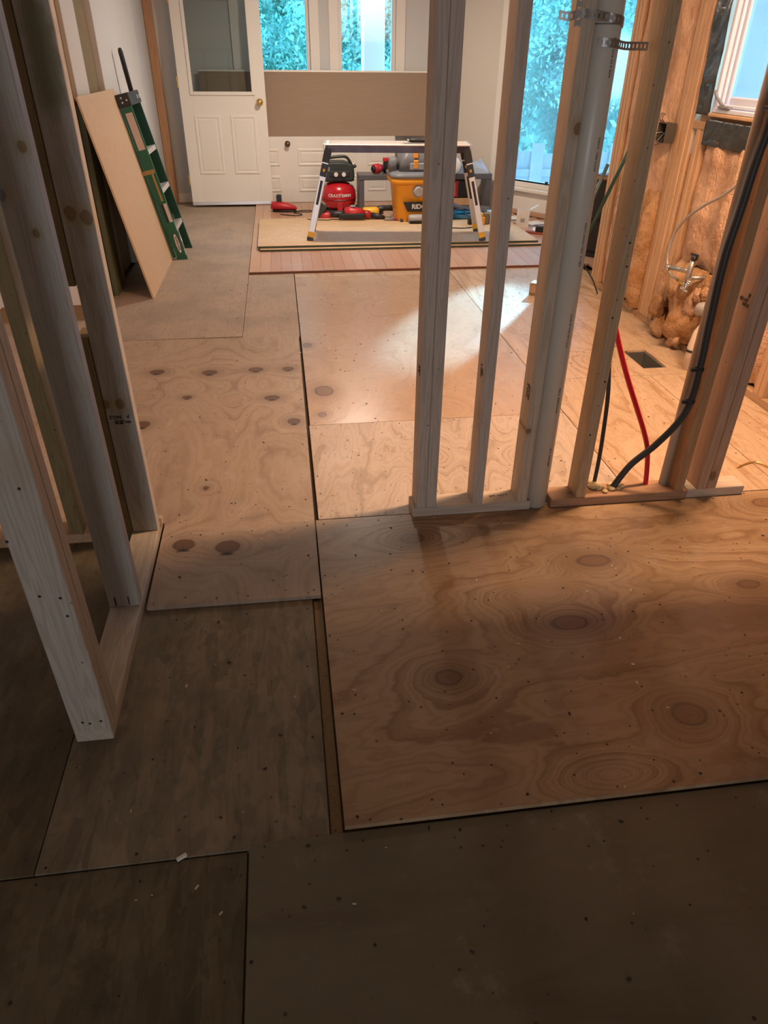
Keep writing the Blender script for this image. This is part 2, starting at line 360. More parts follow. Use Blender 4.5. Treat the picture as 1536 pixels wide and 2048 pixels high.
# ---------------------------------------------------------------- floor: sheets, planks
floor = root('floor', kind='structure')
LO, TH = -.014, .013
M_osb1 = osb_mat('osb_worn', ((.31, .25, .165), (.145, .115, .072)), dirt=(.085, .075, .05), dirt_amt=.5, flake=.75, scale=36, ax=(1, .22))
M_osb2 = osb_mat('osb_dark', ((.185, .145, .08), (.082, .066, .035)), dirt=(.042, .036, .022), dirt_amt=.6, flake=.75, scale=36, ax=(1, .22))
M_grayply = osb_mat('weathered_ply', ((.44, .335, .25), (.35, .265, .195)), scale=9, ax=(2.2, .25), dirt=(.24, .195, .155), dirt_amt=.5, speck=.5, flake=.35, grid=.6)
nk = [(.375, 1.967, .042, .026, 0), (.964, 1.766, .055, .030, 0), (.70, 1.625, .075, .024, 1), (1.415, 1.584, .036, .020, 0), (.775, 1.48, .055, .030, 0), (.366, 1.309, .036, .027, 0), (.959, 1.106, .045, .036, 0), (.688, .959, .075, .030, 1), (1.76, 2.037, .05, .03, 0), (1.9, 1.3, .05, .03, 0)]
M_near = ply_mat('ply_near', (.425, .285, .165), (.275, .16, .08), 'x', nk, freq=9.5, rough=.38, seed=2.1, stretch=(.6, 2.3), con=.95, tilt=-.10)
lk = [(-.715, 3.637, .036, .030, 2), (-.438, 3.599, .038, .032, 2), (-.197, 3.613, .038, .030, 2), (-.025, 3.606, .030, .027, 2), (-.754, 3.313, .026, .022, 1), (-.525, 3.286, .022, .019, 2), (-.301, 3.236, .026, .026, 1), (-.11, 3.234, .036, .026, 2), (-.697, 3.0, .034, .034, 2), (-.01, 2.956, .028, .030, 2), (-.367, 2.401, .011, .012, 2), (-.413, 2.026, .036, .030, 2), (-.262, 1.995, .040, .035, 2), (.007, 2.024, .032, .030, 1)]
M_left = ply_mat('ply_left', (.40, .30, .215), (.275, .19, .13), 'y', lk, freq=7.5, rough=.5, seed=5.3, stretch=(.55, 2.3), con=.68, dirt=.18)
ck = [(.262, 4.464, .09, .08, 1), (.375, 3.608, .036, .045, 1), (.518, 3.567, .034, .045, 1), (.149, 3.287, .045, .06, 0), (.093, 3.958, .025, .035, 0), (.746, 4.659, .04, .05, 1), (.136, 4.704, .04, .05, 1), (.614, 4.614, .03, .04, 1), (.124, 3.011, .02, .025, 0), (.713, 3.001, .06, .05, 1)]
M_cfar = ply_mat('ply_centre_far', (.50, .35, .24), (.39, .25, .155), 'y', ck, freq=6.5, rough=.26, seed=8.8, stretch=(1.0, 1.6), con=.5, dirt=.2)
M_cnear = ply_mat('ply_centre_near', (.53, .42, .33), (.39, .285, .20), 'y', [(.55, 2.55, .05, .05, 1), (.95, 2.5, .05, .06, 1)], freq=10, rough=.48, seed=3.7, stretch=(.45, 3.2), con=1.0, tilt=.18, dirt=.15)
M_right = ply_mat('ply_right', (.55, .40, .27), (.40, .25, .14), 'y', [(1.683, 3.544, .04, .05, 1)], freq=10, rough=.32, seed=6.4, stretch=(.45, 3.0), con=1.0, dirt=.15)
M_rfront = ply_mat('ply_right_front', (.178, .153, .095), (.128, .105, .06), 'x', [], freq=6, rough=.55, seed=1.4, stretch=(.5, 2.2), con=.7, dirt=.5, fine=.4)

VX0, VX1, VY0, VY1 = 1.90, 2.035, 3.395, 3.665
sub = MB(); eb_ = lambda x: 8.76-(x-1.74)*1.4647
for poly in ([(-1.95, -5.5), (VX0, -5.5), (VX0, eb_(VX0)), (1.74, 8.76), (-1.95, 8.76)], [(VX0, -5.5), (VX1, -5.5), (VX1, VY0), (VX0, VY0)], [(VX0, VY1), (VX1, VY1), (VX1, eb_(VX1)), (VX0, eb_(VX0))], [(VX1, -5.5), (2.38, -5.5), (2.38, 5.0), (3.44, 6.27), (VX1, eb_(VX1))]):
    sub.prism(poly, (0, 0, 0), (1, 0, 0), (0, 1, 0), (0, 0, 1), -.24, -.032)
sub.build('joist_deck', M_studB, floor)
def screws(sheet, pts):
    m = MB()
    for x, y, z in pts:
        r_ = R.uniform(.0022, .0042); m.lathe([(r_, z-.001), (r_, z+.0006)], (x, y, 0), 6)
    m.build('screw_heads', M_screw, sheet, kind='stuff')
def rect_screws(x0, x1, y0, y1, z, dx=.2, dy=.3, jit=.012, ins=.02, field=True):
    P = []
    nx = max(2, int((x1-x0)/dx)); ny = max(2, int((y1-y0)/dy))
    for i in range(nx+1):
        for j in range(ny+1):
            if not field and 0 < i < nx and 0 < j < ny: continue
            P.append((x0+ins+(x1-x0-2*ins)*i/nx+R.uniform(-jit, jit), y0+ins+(y1-y0-2*ins)*j/ny+R.uniform(-jit, jit), z))
    return P
def sheet(name, polys, z1, z0, mat, label=None, scr=None):
    m = MB()
    for p in polys:
        if len(p) == 4 and not isinstance(p[0], tuple): p = [(p[0], p[2]), (p[1], p[2]), (p[1], p[3]), (p[0], p[3])]
        m.prism(p, (0, 0, 0), (1, 0, 0), (0, 1, 0), (0, 0, 1), z0, z1)
    o = m.build(name, mat, floor, label=label)
    if scr: screws(o, scr)
    return o
# lower layer
sheet('osb_panel', [(-.603, .013, .889, 1.74)], LO, LO-.016, M_osb1, 'grey brown worn strand board beside the left framing', rect_screws(-.60, .013, .89, 1.68, LO, .2, .25))
sheet('osb_panel', [(-1.90, -.606, .889, 2.19)], LO, LO-.016, M_osb2, 'dark strand board under the left framing', rect_screws(-1.4, -.61, .9, 2.1, LO, .3, .3))
sheet('osb_panel', [(-1.40, -.166, -.4, .885)], LO-.004, LO-.018, M_osb2, 'very dark stained strand board in the near left corner', rect_screws(-1.0, -.17, .2, .88, LO-.004, .2, .2))
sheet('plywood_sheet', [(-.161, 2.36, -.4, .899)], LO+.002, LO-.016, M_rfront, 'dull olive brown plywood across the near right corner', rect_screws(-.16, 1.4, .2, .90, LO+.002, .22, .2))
sheet('osb_panel', [(-1.90, -1.175, 2.2, 4.6)], LO, LO-.016, M_grayply)
sheet('osb_panel', [(-1.9, 2.34, -5.45, -.405)], LO, LO-.016, M_osb2)
sheet('filler_strip', [(.017, .043, .90, 1.70)], LO-.008, LO-.02, M_studB, 'narrow bare strip showing between two sheets')
# upper layer
sheet('plywood_sheet', [(.047, 2.34, .906, 2.122)], 0, -TH, M_near, 'large warm brown plywood sheet with oval knots in the foreground', rect_screws(.047, 2.34, .906, 2.122, 0, .2, .3)+[(R.uniform(.06, 2.2), R.uniform(.92, 2.1), 0) for k in range(40)])
sheet('plywood_sheet', [[(-.492, 1.706), (.041, 1.699), (.049, 4.125), (-1.17, 4.155), (-1.17, 2.205), (-.512, 2.20), (-.510, 2.17), (-.494, 2.168)]], 0, -TH, M_left, 'plywood sheet with rows of dark round knots between the framed walls', rect_screws(-1.15, .045, 2.25, 4.12, 0, .24, .4)+rect_screws(-.49, .04, 1.71, 2.1, 0, .1, .3, field=False))
sheet('plywood_sheet', [(.062, 1.268, 2.905, 5.44)], 0, -TH, M_cfar, 'smooth tan plywood sheet with faint knots in the middle of the floor', rect_screws(.062, 1.268, 2.905, 5.44, 0, .3, .5))
sheet('plywood_sheet', [(.058, 1.268, 2.127, 2.902)], 0, -TH, M_cnear, 'pale streaky plywood piece behind the middle framing', rect_screws(.058, 1.268, 2.127, 2.902, 0, .13, .13))
sheet('plywood_sheet', [(.062, 1.268, 5.443, 5.562)], 0, -TH, M_right)
sheet('plywood_sheet', [(1.272, 1.888, 2.127, 3.298)], 0, -TH, M_right, None, rect_screws(1.272, 1.888, 2.127, 3.298, 0, .15, .25))
sheet('plywood_sheet', [(1.891, 2.36, 2.127, 3.298)], 0, -TH, M_right, None, rect_screws(1.891, 2.3, 2.127, 3.298, 0, .2, .3))
VX0, VX1, VY0, VY1 = 1.90, 2.035, 3.395, 3.665
sheet('plywood_sheet', [(1.272, VX0, 3.301, 4.6), (VX1, 2.36, 3.301, 4.6), (VX0, VX1, 3.301, VY0), (VX0, VX1, VY1, 4.6)], 0, -TH, M_right, 'orange lit plywood sheet with the open vent hole', rect_screws(1.272, 1.88, 3.301, 4.6, 0, .3, .4))
sheet('plywood_sheet', [(1.272, 2.36, 4.603, 5.562)], 0, -TH, M_right)
sheet('plywood_sheet', [(-1.20, -.287, 4.158, 8.74), (-.284, .056, 4.128, 5.562)], -.001, -TH, M_grayply, 'grey weathered plywood covered in old glue lines below the leaning panel', rect_screws(-1.15, -.3, 4.2, 8.5, -.001, .3, .5))
# hardwood strip floor
def hw(name, a, b):
    g = G(name); v0 = g.coord(); v = g.addrand(v0); r_ = g.n('ShaderNodeObjectInfo').outputs['Random']
    col = g.mix(r_, a, b); f = g.noise(g.map(v, scale=(60, 3, 1)), 1, 4); col = g.mix(g.m('MULTIPLY', f, .4), col, tuple(c*.66 for c in a))
    d = g.step(g.noise(g.map(v0, scale=(1, 1, 0)), 3.0, 5, .65), .46, .7); col = g.mix(g.m('MULTIPLY', d, .4), col, (.50, .44, .38))
    return g.finish(col, .33, bump=f, bstr=.08, bdist=.001)
M_hw = hw('oak_strip', (.50, .27, .165), (.60, .36, .235)); M_hwe = plain('oak_edge', (.14, .055, .03), .6)
pw = .0825; HZ = .018
bayY = lambda x: 8.74 if x < 1.76 else 8.67-(x-1.80)*1.4386-.03
for i in range(37):
    x0 = -.281+i*pw; x1 = x0+pw-.0013
    y1 = min(8.73, bayY(x1)); ys = [5.566]; 
    if y1 < 5.8: break
    cut = R.uniform(6.0, 8.2)
    if cut < y1-.3: ys.append(cut)
    ys.append(y1)
    for a, b in zip(ys[:-1], ys[1:]):
        if x0 > 2.36 and a < 6.6: a = 5.0+(x0-2.36)*1.2+.12 if a == 5.566 else a
        MB().box(x0, x1, a, b-.0015, 0, HZ-R.uniform(0, .0012)).build('plank', M_hw, floor)
MB().box(-.283, 2.36, 5.5635, 5.5655, -.01, HZ-.002).build('plank_edge', M_hwe, floor)

# ---------------------------------------------------------------- room shell
def wall(name): return root(name, kind='structure')
ceil = MB().box(-2.0, 3.7, -5.6, 8.95, 2.44, 2.56).build('ceiling', M_ceil, kind='structure')
wr = wall('wall_rear')   # behind the photographer, closed
m = MB(); m.box(-1.95, 2.4, -5.55, -5.45, -.2, 2.44)
m.build('wall_board', M_dark, wr)
wlo = wall('wall_left_outer'); MB().box(-2.0, -1.92, -5.5, 8.9, -.2, 2.44).build('wall_board', M_white, wlo)
MB().box(-1.92, -1.32, 5.0, 5.06, -.03, 2.44).build('drywall_return', M_white, wlo)
# far left wall: open old framing and painted boards
M_oldwhite = plain('chipped_white_paint', (.60, .55, .46), .55, var=.05, scale=2)
wlf = wall('wall_left_far')
MB().box(-1.36, -1.315, 5.06, 8.75, -.01, 2.44).build('backing_board', M_studB, wlf)
MB().box(-1.31, -1.215, 5.055, 5.115, 0, 2.44).build('stud', M_studB, wlf, .003, 'old brown stud at the near end of the far left wall')
MB().box(-1.31, -1.205, 5.12, 5.205, 0, 2.44).build('stud', M_studB, wlf, .003)
MB().box(-1.235, -1.20, 5.21, 5.555, 0, 2.44).build('painted_board', M_oldwhite, wlf, .003, 'narrow white painted board')
MB().box(-1.31, -1.232, 5.56, 6.015, 0, 2.44).build('stud', M_studY, wlf, .003, 'dark brown recessed timber between white boards')
MB().box(-1.25, -1.19, 6.02, 7.75, 0, 2.44).build('painted_board', M_oldwhite, wlf, .004, 'wide cream painted board with chips')
MB().box(-1.31, -1.235, 7.755, 8.75, 0, 2.44).build('wall_board', M_wallg, wlf)
MB().box(-1.20, -1.165, 5.10, 5.30, 0, 1.15).build('loose_board', plain('green_edge_board', (.10, .105, .05), .7), wlf, .002, 'dark olive board against the old stud')
# back wall with two windows
wb = wall('wall_back'); YB = 8.75
wins = [(-.16, .40), (.70, 1.30)]; WZ0, WZ1 = .62, 2.12
m = MB()
for a, b in ((-1.36, -.16), (.40, .70), (1.30, 1.80)): m.box(a, b, YB, YB+.13, -.2, 2.44)
for a, b in wins: m.box(a, b, YB, YB+.13, -.2, WZ0); m.box(a, b, YB, YB+.13, WZ1, 2.44)
m.build('wall_board', M_wallg, wb)
MB().box(-1.23, -.9, YB-.016, YB, 0.001, .10).build('baseboard', M_white, wb, .004)
st = MB().box(-1.232, -1.145, YB-.045, YB, 0, 2.44).build('stud', stud_mat('orange_stud', (.52, .30, .17), (.40, .21, .11)), wb, .003, 'orange pine stud with nail stains in the far corner')
def window(name, a, b, z0, z1, yb):
    wn = root(name, kind='structure', loc=(a, yb, z0)); W = b-a; H = z1-z0
    m = MB(); m.box(-.10 if a > 0 else -.24, 0, -.022, 0, -.05, H+.1); m.build('casing', M_white, wn, .005)
    m = MB(); m.box(W, W+.10, -.022, 0, -.05, H+.1); m.build('casing', M_white, wn, .005)
    MB().box(-.10, W+.10, -.022, 0, H, H+.11).build('casing', M_white, wn, .005)
    MB().box(-.11, W+.11, -.045, .02, -.03, 0).build('sill', M_white, wn, .005)
    m = MB(); m.box(0, .035, .02, .11, 0, H); m.box(W-.035, W, .02, .11, 0, H); m.box(.035, W-.035, .02, .11, 0, .04); m.box(.035, W-.035, .02, .11, H-.04, H)
    m.build('sash', M_white, wn, .004)
    MB().box(.035, W-.035, .07, .074, .04, H-.04).build('pane', M_glass, wn); return wn
window('window_1', *wins[0], WZ0, WZ1, YB); window('window_2', *wins[1], WZ0, WZ1, YB)
# angled bay wall
wbay = wall('wall_bay'); BA = Vector((1.80, 8.67, 0)); BD = Vector((.57, -.82, 0)).normalized(); BN = Vector((.82, .57, 0)).normalized(); ZU = Vector((0, 0, 1))
T0, T1, BZ0, BZ1 = .90, 2.27, .33, 2.2
def bb(m, a, b, n0, n1, z0, z1): return m.fbox(BA, BD, BN, ZU, a, b, n0, n1, z0, z1)
m = MB(); bb(m, -.05, T0, 0, .12, -.2, 2.44); bb(m, T1, 2.93, 0, .12, -.2, 2.44); bb(m, T0, T1, 0, .12, -.2, BZ0); bb(m, T0, T1, 0, .12, BZ1, 2.44)
m.build('wall_board', M_wall, wbay)
bb(MB(), .78, T0, -.02, 0, .0, 2.44).build('casing', M_white, wbay, .004)
bb(MB(), T1, T1+.1, -.02, 0, BZ0-.08, 2.44).build('casing', M_white, wbay, .004)
bb(MB(), T0, 2.9, -.016, 0, .06, BZ0-.085).build('apron_panel', M_white, wbay, .006)
bb(MB(), T0-.02, 2.9, -.07, .02, BZ0-.085, BZ0-.05).build('window_sill', M_white, wbay, .006)
bb(MB(), T0, T1, -.01, .10, BZ0-.05, BZ0).build('bottom_rail', M_white, wbay, .006)
bb(MB(), T0, 2.9, -.024, 0, HZ, .06).build('baseboard', M_hw, wbay, .004, 'bare wooden strip below the white panel')
wn = root('window_3', kind='structure')
m = MB(); bb(m, T0, T0+.03, .03, .10, BZ0, BZ1); bb(m, T1-.03, T1, .03, .10, BZ0, BZ1); bb(m, T0+.03, T1-.03, .03, .10, BZ1-.04, BZ1); m.build('sash', M_white, wn, .003)
bb(MB(), T0+.03, T1-.03, .06, .065, BZ0, BZ1-.04).build('pane', M_glassh, wn)
bb(MB(), T0+.03, T0+.06, -.01, .012, BZ0, BZ0+.03).build('sash_lock', M_black, wn, .003)
bb(MB(), 1.50, 1.53, -.01, .012, BZ0, BZ0+.03).build('sash_lock', M_black, wn, .003)
# closing return wall of the bay
wret = wall('wall_bay_return'); P0 = Vector((3.46, 6.30, 0)); P1 = Vector((2.36, 5.0, 0)); D = (P1-P0).normalized(); Nn = Vector((D.y, -D.x, 0))
if Nn.x < 0: Nn = -Nn
MB().fbox(P0-D*.08, D, Nn, ZU, 0, (P1-P0).length+.1, 0, .1, -.2, 2.44).build('wall_board', M_wall, wret)

# ---------------------------------------------------------------- right wall: studs, batts, window
wrt = wall('wall_right'); XF, XB = 2.25, 2.345
m = MB(); m.box(XB, XB+.03, -5.5, 2.98, -.2, 2.44); m.box(XB, XB+.03, 4.07, 5.06, -.2, 2.44); m.box(XB, XB+.03, 2.98, 4.02, -.2, 1.18); m.box(XB, XB+.03, 2.98, 4.02, 2.12, 2.44)
m.build('sheathing', M_studO, wrt)
MB().box(XF, XB, 2.2, 5.06, 0, .038).build('bottom_plate', M_plateY, wrt, .002)
def rstud(y0, z0=.038, z1=2.44, mat=None, wd=.037, dx=0.0): MB().box(XF+dx, XB, y0, y0+wd, z0, z1).build('stud', mat or M_frameO, wrt, .0025)
for y in (5.022, 4.975, 4.93): rstud(y)
for k in range(5): rstud(4.072+k*.0405, wd=.0345, dx=R.uniform(-.004, .004))
rstud(3.985, .038, 1.10); rstud(3.945, .038, 1.10, dx=.004)
rstud(2.865); rstud(2.905, .038, 1.12); rstud(2.46); rstud(3.37, .038, 1.10, dx=.02)
MB().box(XF, XB, 2.945, 4.07, 1.10, 1.138).build('sill_plate', M_plateY, wrt, .002)
MB().box(XF+.01, XB, 2.945, 4.03, 1.138, 1.168).build('sill_plate', M_studO, wrt, .002)
def insul_mat(name, a, b):
    g = G(name); v = g.coord(); f = g.noise(v, 9, 6, .65); h = g.noise(g.map(v, scale=(1, 1, .35)), 60, 4, .7)
    col = g.mix(g.step(f, .3, .7), a, b); col = g.mix(g.m('MULTIPLY', h, .35), col, tuple(c*.6 for c in b))
    return g.finish(col, .95, bump=g.m('ADD', f, g.m('MULTIPLY', h, .4)), bstr=1.0, bdist=.035, spec=.1)
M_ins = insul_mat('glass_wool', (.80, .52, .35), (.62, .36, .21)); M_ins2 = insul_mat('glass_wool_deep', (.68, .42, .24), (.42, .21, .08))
def batt(y0, y1, z0, z1, bulge=.035, x=XF+.035, seed=0, amp=.03, mat=None, nz=None, ragged=0.0):
    ny = max(6, int((y1-y0)/.03)); nz = nz or max(8, int((z1-z0)/.03)); vs = []; fs = []
    for j in range(nz+1):
        for i in range(ny+1):
            u = i/ny; t = j/nz; y = y0+(y1-y0)*u; z = z0+(z1-z0)*t
            e = min(1, 5*min(u, 1-u)); e2 = min(1, 8*min(t, 1-t))
            n1 = mnoise.fractal(Vector((y*5, z*2.2, seed)), .9, 2.0, 5); n2 = mnoise.noise(Vector((y*14, z*9, seed+5)))
            wob = mnoise.noise(Vector((z*3.5, seed*3.1, 0)))*ragged*(1 if u in (0, 1) else 0)
            d = bulge*(e**.5)*(.4+.6*e2)+amp*n1*(.3+.7*e)+.35*amp*n2*e
            vs.append((x-d, y+wob, z+ (R.uniform(-.008, .008) if j in (0, nz) else 0)))
    W = ny+1
    for j in range(nz):
        for i in range(ny): fs.append((j*W+i, j*W+i+1, (j+1)*W+i+1, (j+1)*W+i))
    m = MB().add(vs, fs, True); b = len(m.v)
    m.add([(XB, y0, z0), (XB, y1, z0), (XB, y1, z1), (XB, y0, z1)], [(0, 1, 2, 3)])
    return m.build('insulation_batt', mat or M_ins, wrt)
batt(4.272, 4.93, .05, 2.43, .05, seed=1, amp=.035, ragged=.01)
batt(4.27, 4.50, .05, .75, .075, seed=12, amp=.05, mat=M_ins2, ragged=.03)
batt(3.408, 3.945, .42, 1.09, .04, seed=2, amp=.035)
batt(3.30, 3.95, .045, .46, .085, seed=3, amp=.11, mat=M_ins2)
batt(2.945, 3.37, .05, 1.09, .045, seed=4, amp=.05)
batt(2.50, 2.86, .05, 2.4, .04, seed=6, amp=.04)
batt(3.99, 4.07, .06, .98, .02, x=XF+.02, seed=9, amp=.03, ragged=.012)
for k in range(9):     # torn tufts of insulation near the floor
    m = MB(); y = R.uniform(3.1, 4.0); z = R.uniform(.06, .38); r_ = R.uniform(.025, .055); vs = []
    c = Vector((XF-.02-R.uniform(0, .045), y, z)); nn = 16; prof = []
    base = len(m.v)
    for j in range(11):
        th = PI*j/10
        for i in range(nn):
            ph = 2*PI*i/nn; d = Vector((math.sin(th)*math.cos(ph), math.sin(th)*math.sin(ph), math.cos(th)))
            e_ = r_*(1+.6*mnoise.noise(d*2.2+Vector((k, k*2, 0)))+.35*mnoise.noise(d*6+Vector((k, 0, 0)))); vs.append(c+Vector((d.x*e_*.7, d.y*e_*1.3, d.z*e_*1.2)))
    m.add(vs, [(j*nn+i, j*nn+(i+1) % nn, (j+1)*nn+(i+1) % nn, (j+1)*nn+i) for j in range(10) for i in range(nn)], True)
    m.build('insulation_tuft', M_ins if k % 2 else M_ins2, wrt)
fm = MB(); srcs = [o for o in wrt.children if o.name.startswith('insulation_tuft')]+[o for o in wrt.children if o.name.startswith('insulation_batt')]
for o in srcs:
    vv = [q.co for q in o.data.vertices if q.co.x < XB-.001]; nf = 170 if 'tuft' in o.name else 420
    for k in range(nf):
        c = R.choice(vv); 
        if c.z > 1.1 and R.random() < .7: continue
        d = Vector((-R.uniform(.2, 1), R.uniform(-1, 1), R.uniform(-1, .7))).normalized()*R.uniform(.008, .026); s = d.orthogonal().normalized()*.0009
        fm.add([c-s, c+s, c+d], [(0, 1, 2)])
fm.build('loose_fibres', M_ins, wrt, kind='stuff')
# casement window in the right wall
w4 = root('window_4', kind='structure'); WY0, WY1, WA, WB = 3.0, 3.90, 1.185, 2.10
m = MB(); fx0, fx1 = XF-.012, 2.300
m.box(fx0, fx1, WY1-.03, WY1, WA, WB); m.box(fx0, fx1, WY0, WY0+.03, WA, WB); m.box(fx0, fx1, WY0+.03, WY1-.03, WA, WA+.022); m.box(fx0, fx1, WY0+.03, WY1-.03, WB-.03, WB)
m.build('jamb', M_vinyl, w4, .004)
m = MB(); m.box(2.275, 2.295, WY1-.075, WY1-.034, WA+.026, WB-.034); m.box(2.275, 2.31, WY0+.034, WY0+.085, WA+.026, WB-.034); m.box(2.275, 2.31, WY0+.085, WY1-.085, WA+.026, WA+.075); m.box(2.275, 2.31, WY0+.085, WY1-.085, WB-.085, WB-.034)
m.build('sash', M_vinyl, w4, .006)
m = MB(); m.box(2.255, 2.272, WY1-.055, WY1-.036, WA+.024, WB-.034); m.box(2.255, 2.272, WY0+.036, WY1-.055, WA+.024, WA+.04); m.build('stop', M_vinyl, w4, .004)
MB().box(2.284, 2.288, WY0+.08, WY1-.07, WA+.07, WB-.08).build('pane', M_glassw, w4)
MB().box(XF-.02, XB, WY0, WY1+.01, WA-.017, WA-.001).build('wood_sill', M_frameO, w4, .003, 'unpainted wooden strip under the frame')
cr = MB(); cr.prism([(-.05, -.011), (.05, -.011), (.055, 0), (.05, .011), (-.05, .011), (-.055, 0)], (2.238, 3.78, WA+.022), (0, 1, 0), (1, 0, 0), (0, 0, 1), 0, .012)
cr = cr.build('crank_base', M_gry, w4, .003); 
MB().bar((2.238, 3.80, WA+.034), (2.225, 3.845, WA+.066), .016, .012).build('crank_arm', M_gry, cr, .002)
MB().tube([(2.225, 3.842, WA+.06), (2.212, 3.858, WA+.10)], [.007, .010], 8).build('crank_knob', M_gry, cr)
# black flashing tape round the window
g = G('black_flashing'); v = g.coord(); f = g.noise(v, 7, 3, .5, 1.5); M_flash = g.finish(g.mix(f, (.012, .013, .012), (.05, .05, .045)), g.ramp(f, [(.3, .16), (.7, .42)]), .0, bump=f, bstr=.6, bdist=.02, spec=.7)
def flash(y0, y1, z0, z1, label, seed, slant=0.0):
    ny, nz = max(4, int((y1-y0)/.012)), max(4, int((z1-z0)/.012)); vs = []
    for j in range(nz+1):
        for i in range(ny+1):
            y = y0+(y1-y0)*i/ny+slant*(j/nz); z = z0+(z1-z0)*j/nz
            p = Vector((y*7, z*5, seed)); vs.append((XF-.006-.014*abs(mnoise.noise(p))-.004*abs(mnoise.noise(p*3)), y+.006*mnoise.noise(Vector((z*12, seed, i))), z))
    W = ny+1; m = MB().add(vs, [(j*W+i, j*W+i+1, (j+1)*W+i+1, (j+1)*W+i) for j in range(nz) for i in range(ny)], True)
    o = m.build('flashing_tape', M_flash, w4, label=label); s = o.modifiers.new('solid', 'SOLIDIFY'); s.thickness = .0015; return o
flash(3.905, 4.055, 1.17, 2.2, 'crumpled black membrane strip beside the frame', 1.0, .05)
flash(3.0, 3.93, 1.035, 1.155, 'crinkled black membrane strip under the sill', 4.0)

# ---------------------------------------------------------------- outdoors
yard = MB().box(-14, 26, 9.6, 40, -1.3, -1.1); yard.box(4.2, 26, -10, 9.6, -1.3, -1.1)
yard.build('yard', plain('grass_ground', (.12, .20, .07), .9, var=.4, scale=2), kind='structure')
g = G('leaf_green'); r_ = g.noise(g.coord(), 1.6, 3); r3 = g.noise(g.coord(), 14, 2)
lc = g.mix(g.step(r_, .35, .68), (.18, .46, .37), (.46, .76, .64)); lc = g.mix(g.m('MULTIPLY', g.step(r3, .52, .7), .5), lc, (.70, .80, .55))  # leaf colours shifted to cyan to carry the cool daylight cast
dif = g.n('ShaderNodeBsdfDiffuse'); g.put(dif.inputs[0], lc); tr = g.n('ShaderNodeBsdfTranslucent'); g.put(tr.inputs[0], lc)
mx = g.n('ShaderNodeMixShader'); mx.inputs[0].default_value = .45; g.put(mx.inputs[1], dif.outputs[0]); g.put(mx.inputs[2], tr.outputs[0]); g.put(g.out.inputs[0], mx.outputs[0]); M_leaf = g.mat
M_bark = plain('bark', (.12, .10, .08), .9, var=.4)
def leaf_mesh(seed, n, rad, h0, h1, size):
    rng = np.random.default_rng(seed); nc = 80
    cc = rng.normal(size=(nc, 3)); cc /= np.linalg.norm(cc, axis=1)[:, None]; cc *= rng.uniform(.35, 1.0, (nc, 1))
    cc = cc*np.array([rad, rad, (h1-h0)/2])+np.array([0, 0, (h0+h1)/2])
    k = rng.integers(0, nc, n); p = cc[k]+rng.normal(size=(n, 3))*rad*.11
    a = rng.normal(size=(n, 3)); a /= np.linalg.norm(a, axis=1)[:, None]; b = np.cross(a, rng.normal(size=(n, 3))); b /= np.linalg.norm(b, axis=1)[:, None]
    s = size*rng.uniform(.6, 1.3, (n, 1)); a *= s; b *= s*.5
    V = np.stack([p-a, p+b*.9-a*.1, p+a, p-b*.9-a*.1], 1).reshape(-1, 3)
    me = bpy.data.meshes.new('foliage'); me.vertices.add(4*n); me.vertices.foreach_set('co', V.ravel())
    me.loops.add(4*n); me.loops.foreach_set('vertex_index', np.arange(4*n)); me.polygons.add(n); me.polygons.foreach_set('loop_start', np.arange(n)*4); me.polygons.foreach_set('loop_total', np.full(n, 4))
    me.update(); me.materials.append(M_leaf); return me
LM = [leaf_mesh(i, 34000, 1.25, .4, 6.8, .052) for i in range(3)]
def tree(x, y, k, sc, label, grp=None):
    t = root('tree', label, 'tree', (x, y, -1.1), R.uniform(0, 6), grp); t.scale = (sc, sc, sc)
    f = bpy.data.objects.new('foliage', LM[k]); COL.objects.link(f); f.parent = t; f['kind'] = 'stuff'
    MB().tube([(0, 0, 0), (.05, .02, 2.2), (.0, .1, 4.5)], [.08, .06, .03], 9).build('trunk', M_bark, t)
TL = [(-3.0, 17.5, 'leafy green tree seen beside the door slab glass'), (.2, 17.5, 'farther tree in the gap behind those at the back windows'), (3.3, 17.5, 'farther tree in the gap at the left side of the bay window'),
      (6.9, 17.9, 'farther tree in the gap in the middle of the bay window'), (10.7, 11.9, 'leafy tree behind the fence, far to the right of the white pipe'), (7.6, 11.5, 'tree outside the casement window in the orange wall'),
      (-1.3, 14.0, 'leafy green tree filling the left back window'), (1.6, 14.0, 'leafy green tree filling the right back window behind the porch post'), (5.2, 14.2, 'leafy tree behind the fence, filling the tall bay window'), (8.4, 15.2, 'leafy tree behind the fence just left of the orange wall end'), (12.2, 13.8, 'distant tree outside the casement window')]
for i in range(0): TL.append((-3.5+i*4.4, 22.5, 'broad distant tree closing the view behind the garden, number %s from the left' % ('one', 'two', 'three', 'four', 'five', 'six')[i]))
for i, (x, y, lb) in enumerate(TL): tree(x, y, i % 3, 1.0 if i < 11 else 1.5, lb)
hb = root('tall_hedge', 'long dense hedge of leaves closing the view far behind the garden trees', 'hedge', (4.5, 23.5, -1.1))
rng = np.random.default_rng(11); n = 52000; p = np.stack([rng.uniform(-10, 12, n), rng.normal(0, .7, n), rng.uniform(.1, 10.5, n)], 1); p[:, 1] += .8*np.sin(p[:, 0]*2.1)+.6*np.sin(p[:, 2]*2.7+p[:, 0])
aa = rng.normal(size=(n, 3)); aa /= np.linalg.norm(aa, axis=1)[:, None]; ab = np.cross(aa, rng.normal(size=(n, 3))); ab /= np.linalg.norm(ab, axis=1)[:, None]; ss = .17*rng.uniform(.6, 1.3, (n, 1)); aa *= ss; ab *= ss*.55
